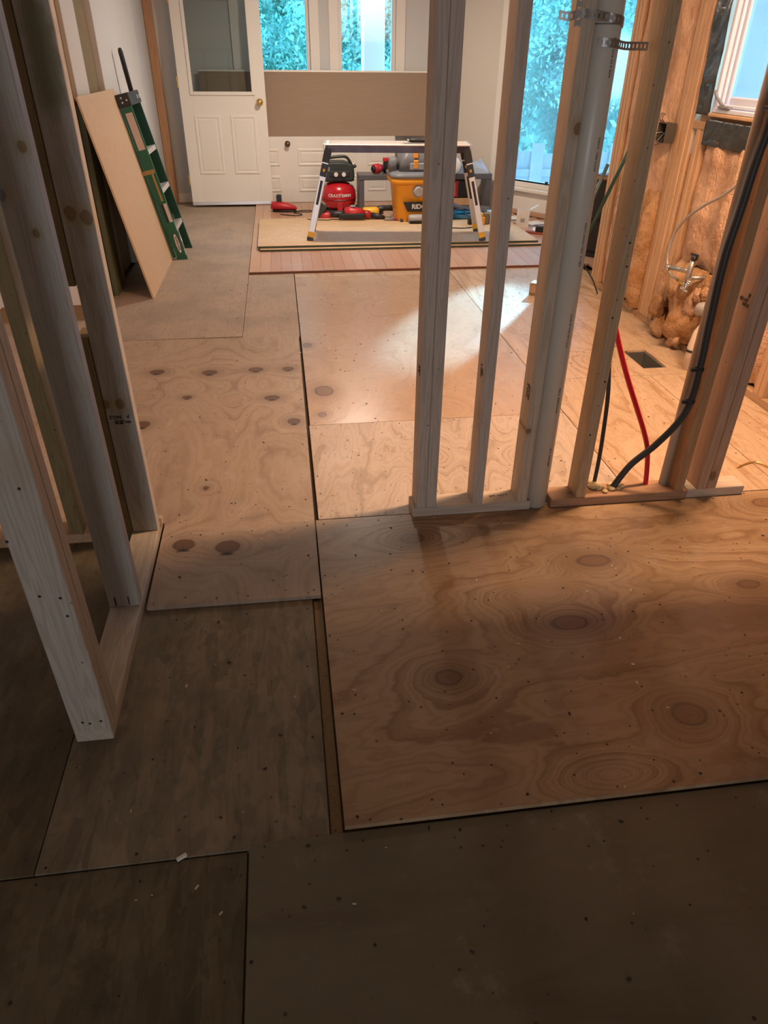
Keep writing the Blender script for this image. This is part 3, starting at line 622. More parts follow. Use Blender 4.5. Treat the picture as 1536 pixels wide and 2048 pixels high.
V = np.stack([p-aa, p+ab, p+aa, p-ab], 1).reshape(-1, 3); me = bpy.data.meshes.new('foliage'); me.vertices.add(4*n); me.vertices.foreach_set('co', V.ravel()); me.loops.add(4*n); me.loops.foreach_set('vertex_index', np.arange(4*n)); me.polygons.add(n); me.polygons.foreach_set('loop_start', np.arange(n)*4); me.polygons.foreach_set('loop_total', np.full(n, 4)); me.update(); me.materials.append(M_leaf)
ho = bpy.data.objects.new('foliage', me); COL.objects.link(ho); ho.parent = hb; ho['kind'] = 'stuff'
for k in range(8): MB().tube([(-9+k*2.6, .2, 0), (-9+k*2.6, .1, 5)], [.08, .04], 7).build('trunk', M_bark, hb)
fence = root('board_fence', 'weathered grey board on board fence outside the tall bay window', 'fence', (2.2, 9.75, -1.1))
M_fence = stud_mat('fence_cedar', (.20, .195, .18), (.15, .14, .13))
FD = Vector((1, -.06, 0)).normalized(); FN = Vector((.06, 1, 0)).normalized()
for i in range(40):
    t0 = i*.172; back = i % 2
    tz = 1.58+R.uniform(-.02, .02)-(.10 if back else 0)
    MB().fbox((0, 0, 0), FD, FN, ZU, t0-(.01 if back else 0), t0+.165+(.01 if back else 0), .045 if back else 0, .063 if back else .018, 0.0, tz).build('fence_board', M_fence, fence, .004)
for z in (.35, 1.2): MB().fbox((0, 0, 0), FD, FN, ZU, -.05, 6.9, .019, .044, z, z+.09).build('rail', M_fence, fence, .003)
post = root('porch_post', 'white porch post outside the right back window', 'post', (1.13, 9.35, -1.1))
MB().box(-.12, .12, -.12, .12, 0, 4.0).build('shaft', M_white, post, .01)
MB().box(-.15, .15, -.15, .15, 0, .2).build('base', M_white, post, .01)
# ---------------------------------------------------------------- framed walls near the camera
def stud(parent, x0, x1, y0, y1, z0, z1, mat, label=None): return MB().box(x0, x1, y0, y1, z0, z1).build('stud', mat, parent, .0022, label)
def nails(parent, pts, name='nail_heads'):
    m = MB()
    for p, n in pts:
        n = Vector(n); a = n.orthogonal().normalized(); b = n.cross(a); p = Vector(p); r_ = .0035
        m.add([p+n*.0006+(a*math.cos(k*PI/4)+b*math.sin(k*PI/4))*r_ for k in range(8)], [tuple(range(8))])
    return m.build(name, M_screw, parent, kind='stuff')
wl = wall('wall_left_framing'); LX0, LX1 = -.592, -.503; ZP = .024
MB().box(LX0, LX1, 1.225, 2.19, LO, ZP).build('bottom_plate', M_plateL, wl, .002, 'pale bottom plate of the left framing running away from the camera')
MB().box(LX0, LX1, 1.225, 2.19, 2.40, 2.438).build('top_plate', M_plateL, wl, .002)
a = stud(wl, LX0, LX1, 1.225, 1.2625, ZP, 2.40, M_studL, 'nearest stud of the left framing, one of a doubled pair'); nails(a, [((-.564, 1.225, .455), (0, -1, 0)), ((-.524, 1.225, .446), (0, -1, 0)), ((-.521, 1.225, .395), (0, -1, 0)), ((-.564, 1.225, .056), (0, -1, 0)), ((-.548, 1.225, .05), (0, -1, 0)), ((-.521, 1.225, .055), (0, -1, 0)), ((-.59, 1.225, .6), (0, -1, 0)), ((-.535, 1.225, .72), (0, -1, 0))])
stud(wl, LX0, LX1, 1.263, 1.3005, ZP, 2.40, M_studL, 'second board of the doubled near stud')
stud(wl, LX0, LX1, 1.69, 1.728, ZP, 2.40, M_studMid, 'grey single stud in the middle of the left framing with a blue paint smear')
m = MB(); m.box(-.574, -.570, 1.6885, 1.69, .03, .062); m.box(-.535, -.532, 1.6885, 1.69, .032, .062); m.build('toe_nails', M_screw, wl, kind='stuff')
fs = stud(wl, LX0+.004, LX1, 2.09, 2.128, ZP, 2.40, M_studFar, 'far stud of the left framing with paired knots, a grade stamp and a dark stain')
def stamp(par, o, ex, ey, rows, size): 
    for k, (t, dx, dy, s) in enumerate(rows):
        o2 = Vector(o)+Vector(ex)*dx+Vector(ey)*dy; text_obj('grade_stamp', t, s*size, M_txtk, par, o2, ex, ey, .0003, bold=.0006)
stamp(fs, (-.566, 2.0895, .462), (-1, 0, 0), (0, 0, -1), [('NO.2', -.004, 0, 1), ('P', -.042, -.002, 1), ('KD-HT', -.012, .014, .55), ('SPF 50', -.012, .021, .55), ('MILL', -.038, .018, .6)], .016)
# spacer blocks behind the far stud
MB().box(-.628, -.590, 2.09, 2.185, ZP, .72).build('blocking', M_studY, wl, .002, 'lower spacer block beside the far stud')
MB().box(-.628, -.590, 2.09, 2.185, .868, 2.40).build('blocking', M_studY, wl, .002, 'upper spacer block beside the far stud')
wc = wall('wall_left_cross')
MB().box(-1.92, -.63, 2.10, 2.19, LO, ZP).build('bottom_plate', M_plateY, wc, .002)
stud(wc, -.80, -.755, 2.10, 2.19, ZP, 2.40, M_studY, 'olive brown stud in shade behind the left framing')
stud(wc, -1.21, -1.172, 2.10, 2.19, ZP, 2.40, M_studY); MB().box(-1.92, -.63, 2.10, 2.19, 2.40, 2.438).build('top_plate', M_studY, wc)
MB().box(-1.90, -.85, 2.96, 2.972, .30, 1.35).build('drywall_offcut', M_white, wlo) if False else None

wm = wall('wall_middle'); Y0, Y1, ZM = 2.10, 2.189, .038
MB().box(.400, .846, Y0, Y1, 0, ZM).build('bottom_plate', M_plateN, wm, .002, 'pale new bottom plate left of the white pipe')
pl2 = MB().box(.926, 1.468, Y0, Y1, 0, ZM).build('bottom_plate', M_plateO, wm, .003, 'reddish aged bottom plate right of the white pipe')
MB().box(1.471, 1.705, Y0+.005, Y1, 0, ZM).build('bottom_plate', M_plateN, wm, .002, 'short pale bottom plate under the last doubled stud')
MB().box(.400, 2.345, Y0, Y1, 2.40, 2.438).build('top_plate', M_plateN, wm)
MB().box(.95, 2.345, Y0+.02, Y1, 1.62, 2.398).build('light_blocker', M_wall, wm)  # unseen board added to cut the kitchen lamp's light on the near floor
A1 = stud(wm, .412, .4492, Y0, Y1, ZM, 2.40, M_studN, 'left board of the doubled end stud of the middle framing')
A2 = stud(wm, .4498, .487, Y0, Y1, ZM, 2.40, M_studN, 'right board of the doubled end stud of the middle framing')
B1 = stud(wm, .6235, .661, Y0, Y1, ZM, 2.40, M_studN, 'second stud of the middle framing')
C1 = stud(wm, .793, .831, Y0, Y1, ZM, 2.40, stud_mat('spruce_C', (.64, .53, .40), (.46, .35, .23), auto=False, knots=[(.826, 1.255, .014), (.80, .329, .009)]), 'third stud of the middle framing, against the white pipe')
D1 = stud(wm, 1.020, 1.0575, Y0, Y1, ZM, 2.40, stud_mat('pine_D', (.60, .42, .25), (.44, .28, .14)), 'honey coloured stud right of the white pipe')
E1 = stud(wm, 1.412, 1.449, Y0, Y1, ZM, 2.40, M_studO, 'old brown stud behind the thick black cable')
F1 = stud(wm, 1.505, 1.542, Y0, Y1, ZM, 2.40, stud_mat('spruce_F', (.56, .38, .26), (.42, .26, .16)), 'left board of the rightmost doubled stud, with a grade stamp')
F2 = stud(wm, 1.5435, 1.581, Y0, Y1, ZM, 2.40, stud_mat('spruce_F2', (.56, .38, .26), (.42, .26, .16)), 'right board of the rightmost doubled stud')
stamp(F1, (1.5043, 2.145, .755), (0, -1, 0), (0, 0, 1), [('P', .02, .012, 1.0), ('KD HT', -.004, -.004, .7), ('NO.2', .012, -.018, .7)], .022)
stamp(B1, (.6228, 2.14, .545), (0, 0, 1), (0, 1, 0), [('NO.2', 0, 0, 1), ('SPF', -.002, -.016, .8)], .02)
stamp(C1, (.7923, 2.14, .465), (0, 0, 1), (0, 1, 0), [('NO.2', 0, 0, 1), ('KD-HT', -.002, -.018, .8)], .022)
stamp(A1, (.4113, 2.14, .56), (0, 0, 1), (0, 1, 0), [('SPF', 0, 0, 1), ('NO.2', -.002, -.016, .8)], .018)
m = text_obj('plate_stamp', 'SPF NO.2', .018, M_txtk, wm, (.735, 2.15, ZM+.0006), (1, .1, 0), (-.1, 1, 0), .0003)
m = MB(); 
for x, z in ((1.04, .95), (1.045, .88), (1.03, .72), (1.047, .5), (1.03, .30)): m.lathe([(.0034, 0), (.0034, .0008)], (x, Y0-.0006, z), 8, Matrix.Rotation(PI/2, 3, 'X'))
m.build('nail_holes', M_screw, D1, kind='stuff')
# foam at the plate holes
M_foam = plain('spray_foam', (.66, .50, .26), .8, var=.2, scale=40)
def blob(name, c, r_, mat, par, sq=(1, 1, .6), amp=.5, seed=0, nn=12, world=True, **kw):
    m = MB(); vs = []; c = Vector(c)
    for j in range(8):
        th = PI*j/7
        for i in range(nn):
            ph = 2*PI*i/nn; d = Vector((math.sin(th)*math.cos(ph), math.sin(th)*math.sin(ph), math.cos(th)))
            q = d*r_*(1+amp*mnoise.noise(d*2.5+Vector((seed, seed*2, 0)))); vs.append(c+Vector((q.x*sq[0], q.y*sq[1], q.z*sq[2])))
    m.add(vs, [(j*nn+i, j*nn+(i+1) % nn, (j+1)*nn+(i+1) % nn, (j+1)*nn+i) for j in range(7) for i in range(nn)], True)
    return m.build(name, mat, par, world=world, **kw)
for k, (x, y, r_) in enumerate(((1.118, 2.166, .026), (1.132, 2.15, .016), (1.145, 2.125, .011), (1.185, 2.165, .015), (1.205, 2.145, .014), (1.178, 2.14, .013), (1.222, 2.155, .014))): blob('foam_blob', (x, y, ZM+r_*.4), r_, M_foam, pl2, seed=k*3.1)

# ---------------------------------------------------------------- pipes, straps, cables
pipe = root('drain_pipe', 'tall white plastic drain pipe with printed lettering between third stud and honey stud', 'pipe', (.8765, 2.147, 0))
M_pvc = plain('pvc', (.68, .64, .53), .35, var=.03, scale=3)
MB().lathe([(.0447, .001), (.0447, 2.43)], n=40).build('pipe_body', M_pvc, pipe)
MB().lathe([(.0447, 1.492), (.0451, 1.4925), (.0451, 1.495), (.0447, 1.4955)], n=40).build('pipe_seam', M_gry, pipe)
th = math.radians(-67); nx, ny = math.cos(th), math.sin(th)
pr = Vector((nx, ny, 0))*.0452; tx = Vector((-ny, nx, 0))
z = .12
for body, gap in (('NSF-DWV  S-20', .19), ('ASTM D2665  F1760', .21), ('PVC 3 IN SCH 40 DWV', .24), ('NSF-14  CELL FOAM CORE', .25), ('ASTM F891  COEX', .2), ('PIPE 3 IN PVC-1120', .22)):
    text_obj('print', body, .0095, M_txtk, pipe, pr+Vector((0, 0, z+gap/2)), (0, 0, 1), (-tx.x, -tx.y, 0), .0002, sx=1.15); z += gap+.02
def strap(name, label, path, wd=.02, par=None):
    """perforated steel strap: two rails and cross bars along a spline, upright band"""
    s = root(name, label, 'strap', path[0]); P = spline(path, 10); m = MB(); o = Vector(path[0]); P = [p-o for p in P]
    L = [0]
    for a, b in zip(P[:-1], P[1:]): L.append(L[-1]+(b-a).length)
    def at(d):
        d = max(0, min(L[-1], d))
        for i in range(len(L)-1):
            if L[i+1] >= d: 
                f = (d-L[i])/max(1e-6, L[i+1]-L[i]); return P[i].lerp(P[i+1], f)
        return P[-1]
    n = int(L[-1]/.006)
    for i in range(n):
        a, b = at(i*.006), at((i+1)*.006); t = (b-a).normalized(); nn = t.cross(Vector((0, 0, 1))).normalized()
        for k in (-1, 1): m.fbox(a, t, nn, ZU, -.0002, (b-a).length+.0002, -.0007, .0007, k*wd/2-(.0055 if k > 0 else 0), k*wd/2+(0 if k > 0 else .0055))
        if i % 2 == 0: m.fbox(a, t, nn, ZU, -.0002, (b-a).length+.0002, -.0007, .0007, -wd/2+.005, wd/2-.005)
    m.build('perforated_band', M_steel, s); return s
px, py, pr_ = .8765, 2.147, .0472
arc = lambda a0, a1, z0, z1, n=6: [(px+pr_*math.cos(math.radians(a0+(a1-a0)*i/n)), py+pr_*math.sin(math.radians(a0+(a1-a0)*i/n)), z0+(z1-z0)*i/n) for i in range(n+1)]
s1 = strap('pipe_strap', 'upper perforated steel strap across the third stud and white pipe, end sticking out left', [(.738, 2.12, 1.512), (.765, 2.112, 1.508), (.788, 2.098, 1.515), (.81, 2.0975, 1.513), (.835, 2.0975, 1.510)]+arc(-105, 5, 1.508, 1.494))
e = MB(); o1 = Vector(s1.location)
for z0 in (1.488, 1.508, 1.528): e.box(.776-o1.x, .786-o1.x, 2.0945-o1.y, 2.096-o1.y, z0-o1.z, z0+.012-o1.z)
e.box(.772-o1.x, .776-o1.x, 2.0945-o1.y, 2.096-o1.y, 1.486-o1.z, 1.542-o1.z); e.box(.786-o1.x, .790-o1.x, 2.0945-o1.y, 2.096-o1.y, 1.486-o1.z, 1.542-o1.z); e.build('bent_end', M_steel, s1)
strap('pipe_strap', 'lower perforated steel strap running from white pipe to honey coloured stud', arc(-125, -20, 1.455, 1.449)+[(.95, 2.150, 1.447), (.985, 2.157, 1.447), (1.018, 2.160, 1.447)])
def cable(name, label, pts, r_, mat, cat='cable', n=10, sub=8):
    s = root(name, label, cat, pts[0]); o = Vector(pts[0]); MB().tube([p-o for p in spline(pts, sub)], r_, n).build('jacket', mat, s); return s
M_cab = plain('cable_black', (.030, .032, .032), .5, var=.2)
M_pex = plain('pex_red', (.62, .012, .022), .3, var=.05)
c1 = cable('thick_cable', 'thick black cable curving up from the floor plate along the old brown stud', [(1.186, 2.15, .042), (1.236, 2.145, .14), (1.30, 2.12, .232), (1.352, 2.09, .345), (1.368, 2.08, .44), (1.363, 2.075, .57), (1.355, 2.075, .71), (1.348, 2.075, .90), (1.358, 2.075, 1.04), (1.366, 2.075, 1.175), (1.377, 2.075, 1.28), (1.40, 2.075, 1.6), (1.40, 2.08, 2.38)], .0125, M_cab)
o = Vector(c1.location)
for z_, x_, y_ in ((.42, 1.366, 2.081), (.54, 1.364, 2.076)):
    MB().lathe([(.0155, -.006), (.016, 0), (.0155, .006)], Vector((x_, y_, z_))-o, 12).build('cable_clamp', M_rubber, c1); MB().box(x_-.03-o.x, x_-.01-o.x, y_-.006-o.y, y_+.006-o.y, z_-.006-o.z, z_+.006-o.z).build('clamp_tab', M_rubber, c1, .001)
MB().box(1.352-o.x, 1.39-o.x, 2.058-o.y, 2.094-o.y, 1.30-o.z, 1.312-o.z).build('cable_staple', M_black, c1, .002)
cable('thin_cable', 'short black cable rising from the foam behind the honey coloured stud', [(1.116, 2.168, .042), (1.118, 2.170, .14), (1.116, 2.172, .24), (1.107, 2.175, .40), (1.095, 2.185, .51), (1.075, 2.20, .66), (1.045, 2.20, .90), (1.035, 2.20, 1.3), (1.035, 2.20, 2.39)], .0075, M_cab)
MB().box(1.05, 1.105, 2.191, 2.203, .515, .527).build('cable_staple', M_black, D1, .002)
cable('water_tube', 'bright red flexible water tube rising from the aged floor plate', [(1.328, 2.165, .030), (1.322, 2.172, .10), (1.307, 2.178, .186), (1.278, 2.182, .26), (1.242, 2.186, .334), (1.182, 2.19, .454), (1.140, 2.20, .55), (1.10, 2.21, .655), (1.066, 2.22, .78), (1.05, 2.22, 1.0), (1.048, 2.22, 1.6), (1.048, 2.22, 2.39)], .0095, M_pex, 'tube')
cable('stud_cable', 'long black cable hanging straight down the right side of the honey coloured stud', [(1.066, 2.192, 2.39), (1.066, 2.195, 1.7), (1.067, 2.196, 1.2), (1.067, 2.197, .95), (1.064, 2.198, .75)], .0065, M_cab)
p2 = root('supply_pipe', 'slim white plastic pipe standing tight beside the old brown stud', 'pipe', (1.394, 2.162, ZM))
MB().lathe([(.0145, 0), (.0145, 2.36)], n=20).build('pipe_body', plain('pvc_dull', (.48, .42, .32), .5), p2)
# faucet valves and hose on the right wall
vx = 2.165
val = root('water_valves', 'brass and chrome shut off valves poking out of the insulation', 'valve', (vx, 3.54, .43))
def T(*p): return Vector((p[0]-vx, p[1]-3.54, p[2]-.43))
MB().tube([T(2.27, 3.55, .435), T(2.13, 3.575, .432)], .011, 10).build('supply_stub', M_steel, val)
b = MB(); b.tube([T(2.13, 3.56, .41), T(2.13, 3.56, .46), T(2.135, 3.555, .53)], [.013, .016, .013], 10); b.tube([T(2.135, 3.558, .47), T(2.10, 3.70, .455)], .012, 10); b.tube([T(2.135, 3.555, .43), T(2.11, 3.50, .42)], .012, 10); b.build('valve_body', M_steel, val)
b = MB(); b.lathe([(.016, 0), (.018, .006), (.018, .016), (.012, .022)], T(2.135, 3.552, .53), 12); b.bar(T(2.135, 3.52, .557), T(2.135, 3.59, .552), .008, .012); b.build('valve_handle', M_black, val)
b = MB(); b.lathe([(.012, 0), (.015, .008), (.015, .03), (.010, .036)], T(2.13, 3.565, .372), 12); b.bar(T(2.13, 3.53, .370), T(2.13, 3.605, .372), .007, .010); b.build('valve_handle', M_chrome, val)
b = MB(); b.lathe([(.010, -.015), (.016, -.01), (.016, .012), (.011, .016)], T(2.092, 3.715, .452), 12, Matrix.Rotation(PI/2, 3, 'X')); b.build('valve_cap', M_chrome, val)
MB().lathe([(.010, 0), (.014, .003), (.010, .008)], T(2.105, 3.50, .418), 10, Matrix.Rotation(-PI/2, 3, 'Y')).build('valve_cap', M_chrome, val)
MB().tube([T(2.13, 3.575, .395), T(2.13, 3.66, .400)], .008, 8).build('brass_fitting', M_brass, val)
g = G('braided_hose'); v = g.coord(); f = g.voro(v, 420.0); M_hose = g.finish(g.mix(f, (.60, .55, .50), (.28, .24, .21)), .4, .5, bump=f, bstr=.4, bdist=.002)
cable('braided_hose', 'braided steel water hose looping up from the valve across the insulation', [(2.13, 3.66, .40), (2.13, 3.73, .405), (2.13, 3.80, .45), (2.13, 3.82, .53), (2.135, 3.80, .62), (2.14, 3.72, .71), (2.15, 3.60, .79), (2.155, 3.46, .86), (2.16, 3.34, .94), (2.165, 3.18, 1.02)], .0075, M_hose, 'hose')
dp = root('sink_drain', 'white plastic drain stub with a grey elbow rising from the floor by the insulation', 'pipe', (2.135, 3.36, 0))
MB().tube([(0, 0, .001), (0, 0, .12), (.01, -.005, .2), (.045, -.02, .27), (.09, -.03, .32)], .028, 14).build('pipe_body', plain('pvc_warm', (.72, .58, .44), .4), dp)
b = MB(); b.tube([(.05, .10, .285), (.03, .06, .31), (.03, .0, .33), (.06, -.02, .335)], [.030, .034, .034, .030], 14); b.build('elbow', plain('grey_fitting', (.42, .38, .35), .5), dp)
MB().lathe([(.031, .10), (.031, .112)], n=16).build('pipe_clamp', M_rubber, dp)
eb = root('electrical_box', 'open metal electrical box with loose wires set into the insulation', 'electrical box', (2.185, 4.29, 1.06))
b = MB(); b.box(0, .06, -.05, -.047, -.05, .05); b.box(0, .06, .047, .05, -.05, .05); b.box(0, .06, -.047, .047, -.05, -.047); b.box(0, .06, -.047, .047, .047, .05); b.box(.057, .06, -.047, .047, -.047, .047); b.build('box_shell', plain('box_dark', (.10, .085, .07), .5, .5), eb, .001)
for k in range(5): MB().tube(spline([(.05, -.02+k*.01, -.02), (.02, -.03+k*.02, .0), (-.02, -.05+k*.03, -.045+.01*k), (-.03, .02+k*.015, -.07)], 5), .002, 6).build('wire', [M_black, M_gry, M_black, M_steel, M_black][k], eb)
for k in range(3): MB().tube(spline([(.01, .02*k, .05), (-.02, .03*k-.02, .075), (-.01, -.03+.02*k, .10)], 5), .002, 6).build('wire', M_black, eb)
# vent hole boot
vb = root('floor_vent_boot', 'open floor vent hole with a dull metal duct inside, in the orange lit sheet', 'vent', ((VX0+VX1)/2, (VY0+VY1)/2, -.16))
hx, hy = (VX1-VX0)/2-.002, (VY1-VY0)/2-.002; b = MB()
b.box(-hx, hx, -hy, -hy+.003, 0, .15); b.box(-hx, hx, hy-.003, hy, 0, .15); b.box(-hx, -hx+.003, -hy, hy, 0, .15); b.box(hx-.003, hx, -hy, hy, 0, .15); b.box(-hx, hx, -hy, hy, 0, .003)
b.build('duct_collar', plain('galvanised_duct', (.34, .33, .31), .4, .8), vb)
MB().fbox((hx-.02, 0, .02), (1, 0, .4), (0, 1, 0), (-.4, 0, 1), -.045, -.04, -hy+.01, hy-.03, .0, .11).build('duct_flap', M_steel, vb)
# ---------------------------------------------------------------- doors and cardboard at the back
def lean_frame(x0, y0, z0, ang, yaw=0.0):
    """origin, right, up, out(toward camera) of a slab leaning back by ang"""
    ex = Vector((math.cos(yaw), math.sin(yaw), 0)); back = Vector((-math.sin(yaw), math.cos(yaw), 0))
    ez = (ZU*math.cos(ang)+back*math.sin(ang)); ey = ex.cross(ez)   # ey points into the room
    return Vector((x0, y0, z0)), ex, ez, -(-ey)
HD = .02
door = root('door_slab', 'white half glass door slab with brass knob, leaning at the back left', 'door', (-.962, 8.44, .022))
O, EX, EZ, EN = lean_frame(0, 0, 0, math.radians(4.2), .0); DW, DH = .87, 2.03
def dbox(m, a0, a1, z0, z1, n0, n1): return m.fbox(O, EX, EZ, EN, a0, a1, z0, z1, n0, n1)
EN = EX.cross(EZ)
if EN.y > 0: EN = -EN
m = MB(); gx0, gx1, gz0, gz1 = .125, .745, 1.055, 1.90; d0, d1 = -.040, 0.0
dbox(m, 0, gx0, 0, DH, d0, d1); dbox(m, gx1, DW, 0, DH, d0, d1); dbox(m, gx0, gx1, 0, gz0, d0, d1); dbox(m, gx0, gx1, gz1, DH, d0, d1)
m.build('door_body', M_door, door, .002)
m = MB(); fw = .032
dbox(m, gx0-.02, gx0+.014, gz0-.02, gz1+.02, d1, d1+.012); dbox(m, gx1-.014, gx1+.02, gz0-.02, gz1+.02, d1, d1+.012); dbox(m, gx0+.014, gx1-.014, gz0-.02, gz0+.014, d1, d1+.012); dbox(m, gx0+.014, gx1-.014, gz1-.014, gz1+.02, d1, d1+.012)
m.build('glass_frame', M_door, door, .004)
dbox(MB(), gx0, gx1, gz0, gz1, -.022, -.018).build('pane', M_glassd, door)
def raised(par, fr, a0, a1, z0, z1, mat, n=0.0, w_=.03):
    o, ex, ez, en = fr; m = MB()
    P = lambda a, z, h: o+ex*a+ez*z+en*(n+h)
    rings = [(0, 0.0), (.010, .007), (.022, .007), (.034, -.004+.006), (.05, .006)]
    vs = []
    for ins, h in rings: vs += [P(a0+ins, z0+ins, h), P(a1-ins, z0+ins, h), P(a1-ins, z1-ins, h), P(a0+ins, z1-ins, h)]
    fs = [(i*4+k, i*4+(k+1) % 4, i*4+4+(k+1) % 4, i*4+4+k) for i in range(len(rings)-1) for k in range(4)]+[tuple((len(rings)-1)*4+k for k in range(4))]
    return m.add(vs, fs).build('raised_panel', mat, par)
FR = (O, EX, EZ, EN)
raised(door, FR, .115, .385, .30, .86, M_door); raised(door, FR, .485, .755, .30, .86, M_door)
kn = dbox(MB(), .79, .80, .97, .98, 0, .001).build('knob_plate', M_brass, door) if False else None
Mk = Matrix.Rotation(PI/2-math.radians(4.2), 3, 'X')
m = MB(); m.lathe([(.034, 0), (.034, .006), (.014, .012), (.012, .034), (.024, .044), (.030, .060), (.024, .074), (.008, .079)], O+EX*.805+EZ*.975, 20, Mk); m.build('door_knob', M_brass, door)
for z in (.20, 1.10, 1.80): dbox(MB(), -.012, .001, z, z+.10, -.03, .004).build('hinge', M_brass, door, .001)
dbox(MB(), .002, DW-.002, .0, .035, d1, d1+.006).build('door_sweep', M_alu, door, .001)
dbox(MB(), DW, DW+.004, .96, 1.02, -.03, -.008).build('latch_plate', M_steel, door)

dh = root('hollow_door', 'white six panel door lying on its long edge below the cardboard', 'door', (-.75, 8.545, .020))
MB().box(0, 2.03, 0, .036, 0, .655).build('door_body', M_door, dh, .002)
FR2 = (Vector((0, 0, 0)), Vector((1, 0, 0)), ZU, Vector((0, -1, 0)))
for a0, a1 in ((.14, .765), (.955, 1.605), (1.72, 1.945)):
    for z0, z1 in ((.105, .275), (.365, .54)): raised(dh, FR2, a0, a1, z0, z1, M_door)
m = MB(); m.lathe([(.030, 0), (.030, .005), (.012, .010), (.012, .026), (.024, .034), (.027, .046), (.018, .056), (.004, .059)], (.855, 0, .585), 18, Matrix.Rotation(PI/2, 3, 'X')); m.build('door_knob', plain('bronze_knob', (.14, .10, .06), .35, .8), dh)
for x in (.0, 1.2): MB().box(x+.05, x+.35, -.01, .045, -.0195, 0).build('support_batten', M_hwe, dh)
cb = root('cardboard_panel', 'long brown cardboard sheet standing across the back windows on the lying door', 'cardboard', (-.76, 8.555, .6765))
g = G('cardboard'); v = g.coord(); f = g.noise(g.map(v, scale=(2, 1, 30)), 2, 4); M_card = g.finish(g.mix(f, (.285, .20, .14), (.34, .245, .17)), .8, bump=f, bstr=.1)
la = math.radians(11); m = MB(); m.fbox((0, 0, 0), (1, 0, 0), Vector((0, math.sin(la), math.cos(la))), Vector((0, -math.cos(la), math.sin(la))), 0, 2.40, 0, .595, -.012, 0); m.build('cardboard_face', M_card, cb, .001)
m = MB(); m.fbox((0, 0, 0), (1, 0, 0), Vector((0, math.sin(la), math.cos(la))), Vector((0, -math.cos(la), math.sin(la))), 0, 2.40, .595, .612, -.014, .003); m.build('edge_strip', M_white, cb, .001, 'pale strip along the top edge')

# ---------------------------------------------------------------- leaning panel, step ladder, bar
lp = root('birch_panel', 'square pale birch plywood panel leaning on the far left wall', 'panel', (-.915, 5.0, 0))
g = G('birch_face'); v = g.coord(); f = g.noise(g.map(v, scale=(1, 2.2, 1)), 9, 5, .6, 1.0); f2 = g.noise(v, 60, 3)
M_birch = g.finish(g.mix(g.m('MULTIPLY', f2, .4), g.ramp(f, [(.3, (.52, .34, .185)), (.5, (.61, .415, .235)), (.7, (.54, .355, .19))]), (.5, .30, .15)), .5, bump=f2, bstr=.05)
la = math.atan2(.245, 1.20); m = MB(); m.fbox((0, 0, .0), (0, 1, 0), Vector((-math.sin(la), 0, math.cos(la))), Vector((math.cos(la), 0, math.sin(la))), 0, 1.15, 0, 1.222, -.0125, 0)
m.build('panel_face', M_birch, lp, .001); 
lad = root('step_ladder', 'green folded fibreglass step ladder leaning beside the birch panel', 'ladder', (-.80, 6.10, 0))
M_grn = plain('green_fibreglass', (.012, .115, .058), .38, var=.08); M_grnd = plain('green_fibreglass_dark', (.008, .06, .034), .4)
th = math.atan2(.27, 1.20); LZ = Vector((-math.sin(th), 0, math.cos(th))); LN = Vector((math.cos(th), 0, math.sin(th))); LY = Vector((0, 1, 0)); O0 = Vector((0, 0, 0))
def lb(m, y0, y1, z0, z1, n0, n1, o=O0): return m.fbox(o, LY, LZ, LN, y0, y1, z0, z1, n0, n1)
Hh = 1.13
def rail(y0, y1, nm, taper, mat, n0=0.0, fl=.022, z0=.0, z1=Hh, lbl=None):
    """C-channel rail: web facing sideways with two flanges"""
    m = MB(); web = .004
    for a, b in ((y0, y0+web if taper > 0 else y0+web),):
        lb(m, y0, y0+web, z0, z1, n0-.075, n0); lb(m, y0+web, y0+fl, z0, z1, n0-.004, n0); lb(m, y0+web, y0+fl, z0, z1, n0-.075, n0-.071)
    return m.build(nm, mat, lad, .001, lbl)
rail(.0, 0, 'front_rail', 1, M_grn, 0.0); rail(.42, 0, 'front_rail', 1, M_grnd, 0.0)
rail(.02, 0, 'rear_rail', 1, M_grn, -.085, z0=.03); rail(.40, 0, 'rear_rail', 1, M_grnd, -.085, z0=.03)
for z in (.24, .53, .81): 
    m = MB(); lb(m, .004, .42, z, z+.012, -.072, -.002); lb(m, .004, .42, z-.022, z, -.006, -.002); s = m.build('step', M_alu, lad, .001)
    for n in range(3): 
        mm = MB(); lb(mm, .02, .40, z+.012, z+.0145, -.064+n*.02, -.056+n*.02); mm.build('step_rib', M_alu, s)
m = MB(); lb(m, -.012, .445, Hh-.01, Hh+.075, -.175, .012); cap = m.build('top_cap', plain('cap_black', (.022, .024, .018), .45), lad, .008, seg=2)
m = MB()
for n, z in ((-.15, .02), (-.10, .045), (-.10, .015), (-.05, .05), (-.05, .02), (-.015, .03)): m.lathe([(.006, 0), (.006, .004)], O0+LY*-.0125+LZ*(Hh+z)+LN*n, 8, Matrix.Rotation(PI/2, 3, 'X'))
for y in (.30, .39): 
    m.fbox(O0, LY, LZ, LN, y, y+.03, Hh+.02, Hh+.045, .012, .0135)
m.build('rivets', M_alu, cap, kind='stuff')
for y in (-.003, .40): 
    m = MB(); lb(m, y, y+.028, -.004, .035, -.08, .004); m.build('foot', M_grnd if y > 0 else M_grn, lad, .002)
m = MB(); lb(m, -.0012, 0, .83, 1.08, -.062, -.010); m.build('label_plate', plain('label_cream', (.60, .48, .42), .5), lad, 0, 'pale rectangular sticker on the near rail')
m = MB(); lb(m, -.0012, 0, .30, .44, -.030, -.004); st2 = m.build('label_plate', plain('label_white', (.62, .58, .54), .5, var=.3, scale=60), lad, 0, 'small printed sticker low on the near rail')
m = MB(); lb(m, -.0012, 0, .30, .44, -.052, -.032); m.build('label_plate', M_black, lad, 0, 'black sticker beside the white one')
